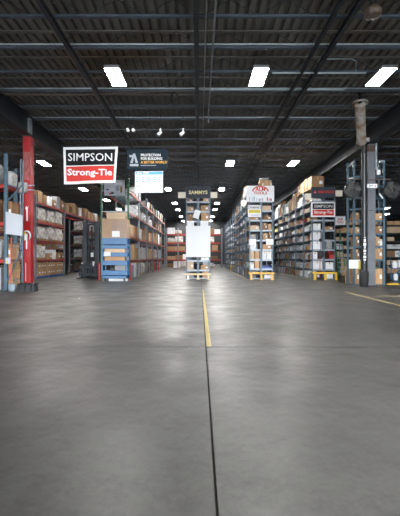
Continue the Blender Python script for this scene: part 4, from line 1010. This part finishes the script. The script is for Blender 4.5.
# ------------------------------------------------------------------ shelving and fans at the right column
dR = 15.35; rx0, rx1 = PX(347.6, dR), PX(385.6, dR)
zR = [PZ(y, dR) for y in (284.3, 259.5, 246, 233.5, 220.3, 208.3, 197, 186, 176)]
t = thing('shelving_rack', 'blue-grey tall shelving unit standing behind the grey column at right', 'shelving')
ry1 = dR+.55
for px_, yy, top_ in ((348, dR+.5, 163), (354.2, dR, 161.5), (384.2, dR, 160.5), (379.4, dR+.5, 160.5)):
    x = PX(px_, yy); MB().box(x-.04, x+.04, yy, yy+.05, 0, PZ(top_, yy)).build('post', UP_BLUE, t)
rl, rr = PX(353.6,dR), PX(384.8,dR)
for z in zR: 
    MB().box(rl, rr, dR+.05, dR+.5, z-.03, z).build('shelf', STEEL_BLUE, t)
    MB().box(rl+.06, rr-.06, dR+.005, dR+.03, z-.07, z+.01).build('shelf_edge', UP_BLUE, t)
    xa = PX(348,dR+.5); MB().add([(xa,dR+.5,z-.06),(rl,dR+.04,z-.06),(rl,dR+.04,z),(xa,dR+.5,z),(xa,dR+.53,z-.06),(rl,dR+.07,z-.06),(rl,dR+.07,z),(xa,dR+.53,z)], [(0,1,2,3),(7,6,5,4),(0,4,5,1),(1,5,6,2),(2,6,7,3),(3,7,4,0)]).build('side_rail', UP_BLUE, t)
MB().bar((PX(348.3,dR+.5), dR+.5, PZ(164,dR)), (PX(354.2,dR), dR, PZ(161.8,dR)), .05, .09).build('top_rail', STEEL_LT, t)
MB().bar((PX(379,dR), dR+.02, PZ(161.3,dR)), (PX(384.5,dR), dR+.02, PZ(161,dR)), .06, .09).build('top_rail', STEEL_LT, t)
RG = 'cartons on the shelving behind the right column'
fr = dR+.07
for pl, pr, pt, zi, tone, lab in [
    (354.8, 360.2, 269, 0, 'tan', 'tall tan carton on the bottom shelf left of the black pipe'),
    (376, 383.4, 268.8, 0, 'tan', 'tall tan carton on the bottom shelf right of the grey column'),
    (354.8, 357.4, 260.2, 0, 'white', ''),
    (355, 360.4, 249.5, 1, 'brown', 'brown carton left of the black pipe, second shelf up'),
    (376, 383.2, 248.3, 1, 'tan', 'tan carton right of the grey column, second shelf up'),
    (376.2, 380.4, 237, 2, 'tan', 'tan carton beside a white one, right of the grey column'),
    (380.6, 383.2, 239, 2, 'white', 'small white carton right of the grey column'),
    (355, 360.2, 236.5, 2, 'brown', 'brown carton left of the black pipe, third shelf up'),
    (376, 383.3, 226, 3, 'brown', 'brown carton right of the grey column, fourth shelf up'),
    (355, 360, 227, 3, 'tan', 'tan carton left of the black pipe, fourth shelf up'),
    (355, 360.4, 212.6, 4, 'brown', 'brown carton left of the black pipe, fifth shelf up'),
    (376, 383, 213, 4, 'tan', 'tan carton right of the grey column, fifth shelf up')]:
    if not lab: continue
    boxat(pl, pr, pt, zR[zi], dR, fr, tone, lab, RG, dep=.4)
tag(MB().box(PX(348.8,dR), PX(360,dR), dR-.02, dR-.004, PZ(268.5,dR), PZ(259.8,dR)).build('white_notice', PAPER), 'white notice sheet on the shelving left of the black pipe', 'sign')
tag(MB().box(PX(358.4,dR-.02), PX(360.3,dR-.02), dR-.05, dR-.03, PZ(269,dR), PZ(260.5,dR)).build('yellow_tag', SIGN_YL), 'yellow and red tag beside the black pipe', 'sign')
item('carton', 'tan', '-y', PX(351.2, dR+.62), dR+.62, 0, .22, .4, .75, 'narrow tan carton on the floor left of the shelving', RG, False)
# fans on the cross bar
dN = RC_D-.12
pipe('brown and grey cross bar on the column carrying two fans', [(PX(348,dN), dN+.05, PZ(178.8,dN)), (PX(391,dN), dN+.05, PZ(179.2,dN))], .022, mat('bar_brown', (.22,.17,.14), .6, .2, .3, 3))
FANGREY = mat('fan_grey', (.075,.075,.075), .6, 0, .1, 8)
def fan(px_, label):
    t = thing('wall_fan', label, 'fan', (PX(px_,dN), dN-.18, PZ(191,dN)), 0, 'round fans on the column')
    r = .31; g = MB()
    for k in range(1, 9): g.torus((0, -.09+.05*(k/8)**2, 0), r*k/8, .006, 24, 4)
    for k in range(20): a = 2*math.pi*k/20; g.tube([(.05*math.cos(a), -.09, .05*math.sin(a)), (r*math.cos(a), -.04, r*math.sin(a))], .004, 4, False)
    g.build('cage', FANGREY, t)
    MB().lathe([(0, .105), (r, .10), (r, .11), (0, .115)], 28, 'y').build('back_shroud', FANGREY, t)
    MB().lathe([(r, -.05), (r+.012, -.05), (r+.012, .10), (r, .10), (r, -.05)], 28, 'y').build('rim', BLACK, t)
    MB().lathe([(0,-.10), (.06,-.095), (.07,-.08), (.07,.10), (.05,.14), (0,.14)], 16, 'y').build('hub', BLACK, t)
    for k in range(4):
        a = k*math.pi/2+.4; c, s_ = math.cos(a), math.sin(a)
        pts = [(.06,-.03,-.02),(.20,-.09,-.03),(.32,-.13,-.03),(.33,.05,.02),(.20,.09,.03),(.06,.04,.02)]
        v = [(u*c-w_*s_, q, u*s_+w_*c) for u, w_, q in pts]; v += [(x, y+.006, z) for x, y, z in v]
        MB().add(v, [(0,1,2,3,4,5),(11,10,9,8,7,6)]+[(i,(i+1)%6,(i+1)%6+6,i+6) for i in range(6)]).build('blade', mat('fan_blade', (.05,.052,.055), .5), t)
    MB().bar((0, .1, 0), (0, .26, PZ(179,dN)-PZ(191,dN)), .04).build('bracket', DARK, t)
    return t
fan(351.2, 'round dark fan left of the grey column'); fan(390, 'round dark fan right of the grey column near picture edge')
t = thing('hanging_control', 'small white switch box hanging on a wire right of the grey column', 'switch', (PX(377.3,RC_D), RC_D-.1, 0))
MB().cbox(-.06, .06, -.05, .05, PZ(175.2,RC_D), PZ(170.5,RC_D), .01).build('switch_body', PAPER, t)
MB().tube([(-.07, 0, PZ(172,RC_D)), (-.07, 0, 5.69)], .018, 6).build('conduit', GALV, t)
MB().tube([(.03, 0, PZ(175,RC_D)), (.05, 0, PZ(190,RC_D)), (.0, 0, PZ(193,RC_D)), (.1, -.02, PZ(197.5,RC_D))], .012, 6).build('cord', DARK, t)
MB().tube([(.02, -.02, PZ(194,RC_D)), (.16, -.02, PZ(199,RC_D))], .028, 8).build('plug', PAPER, t)
pipe('slim bright conduit dropping beside the top of the grey column', [(PX(375.3,RC_D), RC_D-.05, PZ(170,RC_D)), (PX(375.3,RC_D), RC_D-.05, 5.69)], .02, GALV)

# ------------------------------------------------------------------ far right shelving, ladder, hand cart
dQ = 24.0; qx0, qx1 = PX(335, dQ), PX(335, dQ)+6.6
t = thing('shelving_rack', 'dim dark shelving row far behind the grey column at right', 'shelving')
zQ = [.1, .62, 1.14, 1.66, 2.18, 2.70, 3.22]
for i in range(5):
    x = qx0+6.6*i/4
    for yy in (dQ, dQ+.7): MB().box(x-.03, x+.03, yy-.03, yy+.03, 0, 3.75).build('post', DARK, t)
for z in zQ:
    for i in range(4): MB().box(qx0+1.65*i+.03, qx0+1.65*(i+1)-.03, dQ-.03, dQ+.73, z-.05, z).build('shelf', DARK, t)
QG = 'goods on the dim shelving far right'
for i in range(4):
    for k, z in enumerate(zQ):
        fill('-y', qx0+1.65*i+.1, qx0+1.65*(i+1)-.05, dQ, z, .42 if k < 6 else .5, .6, f'{ORD[k]} shelf, {ORD[i]} bay, dim shelving far right', QG, [(('carton','tan'),3),(('carton','brown'),1.5),(('carton','pale'),2),(('bin','white'),1.5),(('carton','white'),1)], .4, .7, skip=.08)
t = thing('small_sign', 'small white sign with red lettering on the dim shelving at right', 'sign', (PX(340,JY[19]), JY[19], 0))
dq = JY[19]; w5 = PX(345.3,dq)-PX(340,dq)
MB().cbox(-w5, w5, -.015, .015, PZ(225,dq), PZ(216.3,dq), .005).build('panel', VINYL, t)
text('ALM', SIGN_RD, t, 0, PZ(219.3,dq), w5*.9, .14, -.02, bold=.03); text('TOOLS', SIGN_RD, t, 0, PZ(222.3,dq), w5*1.3, .14, -.02, bold=.03)
mb = MB()
for u in (-.8,.8): mb.tube([(w5*u,0,PZ(216.4,dq)), (w5*u,0,ZJ+.02)], .006, 4)
mb.build('hanging_cords', WIRE, t)
dq = 21.5
t = thing('rolling_ladder', 'green railed rolling ladder right of the yellow guard', 'ladder', (PX(342.6,dq), dq, 0))
for sx in (-1, 1):
    MB().bar((sx*.22, 0, .08), (sx*.17, .9, PZ(229,dq)), .045).bar((sx*.2, .95, .08), (sx*.17, .9, PZ(229,dq)), .045).build('side_rail', GREEN, t)
    for yy in (0, .95): MB().lathe([(0,-.02),(.05,-.02),(.05,.02),(0,.02)], 12, 'y', (sx*.2, yy, .05)).build('caster', RUBBER, t)
for k in range(8): z = .3+.26*k; y = .9*(z-.08)/(PZ(229,dq)-.08); MB().box(-.2, .2, y-.09, y+.09, z-.02, z+.02).build('step', STEEL_LT, t)
for i, (px_, m_, h_) in enumerate(((337.8, BLACK, 1.15), (344.8, PLY, 1.05))):
    tag(MB().cbox(PX(px_,22.7)-.17, PX(px_,22.7)+.17, 22.8, 22.86, 0, h_, .005).build('sheet_board', m_), ['dark sheet board standing right of the yellow guard', 'plywood board standing beside the blue-grey shelving at right'][i], 'board')
dq = D(281)
t = thing('hand_cart', 'blue hand cart loaded with white sacks at the right picture edge', 'cart', (PX(396.5,dq), dq, 0))
for sx in (-1, 1):
    MB().tube([(sx*.24, 0, .12), (sx*.24, .10, 1.15), (sx*.16, .16, 1.30)], .022, 8).build('frame_rail', CART_BLUE, t)
    o = MB().lathe([(0,-.03),(.08,-.03),(.12,-.025),(.12,.025),(.08,.03),(0,.03)], 16, 'y').build('wheel', RUBBER, t, (sx*.3, .12, .12)); o.rotation_euler = (0,0,math.pi/2)
for z in (.3, .6, .9): MB().bar((-.24, .03*z*3, z), (.24, .03*z*3, z), .04).build('crossbar', CART_BLUE, t)
MB().box(-.24, .24, -.35, .02, .03, .05).build('toe_plate', CART_BLUE, t); MB().bar((-.24, -.02, .15), (.24, -.02, .6), .05).build('brace', CART_BLUE, t)
for k, (xx, zz_, ww, hh) in enumerate(((-.15, .62, .22, .32), (.10, .66, .22, .34), (-.12, .30, .20, .30))):
    tag(lump(ww, .2, hh, k).build('white_sack', CARD_W, None, (PX(396.5,dq)+xx, dq-.22, zz_ if k != 2 else .05)), ['white sack, left of two hung on the blue hand cart', 'white sack, right of two hung on the blue hand cart', 'white sack low on the blue hand cart'][k], 'sack', 'white sacks on the hand cart')
dq = D(284.8)
tag(MB().cbox(PX(387.5,dq), PX(399.5,dq), dq, dq+.12, 0, .05, .015).build('wheel_stop', YELLOW), 'yellow wheel stop on the floor at the right picture edge', 'stop')
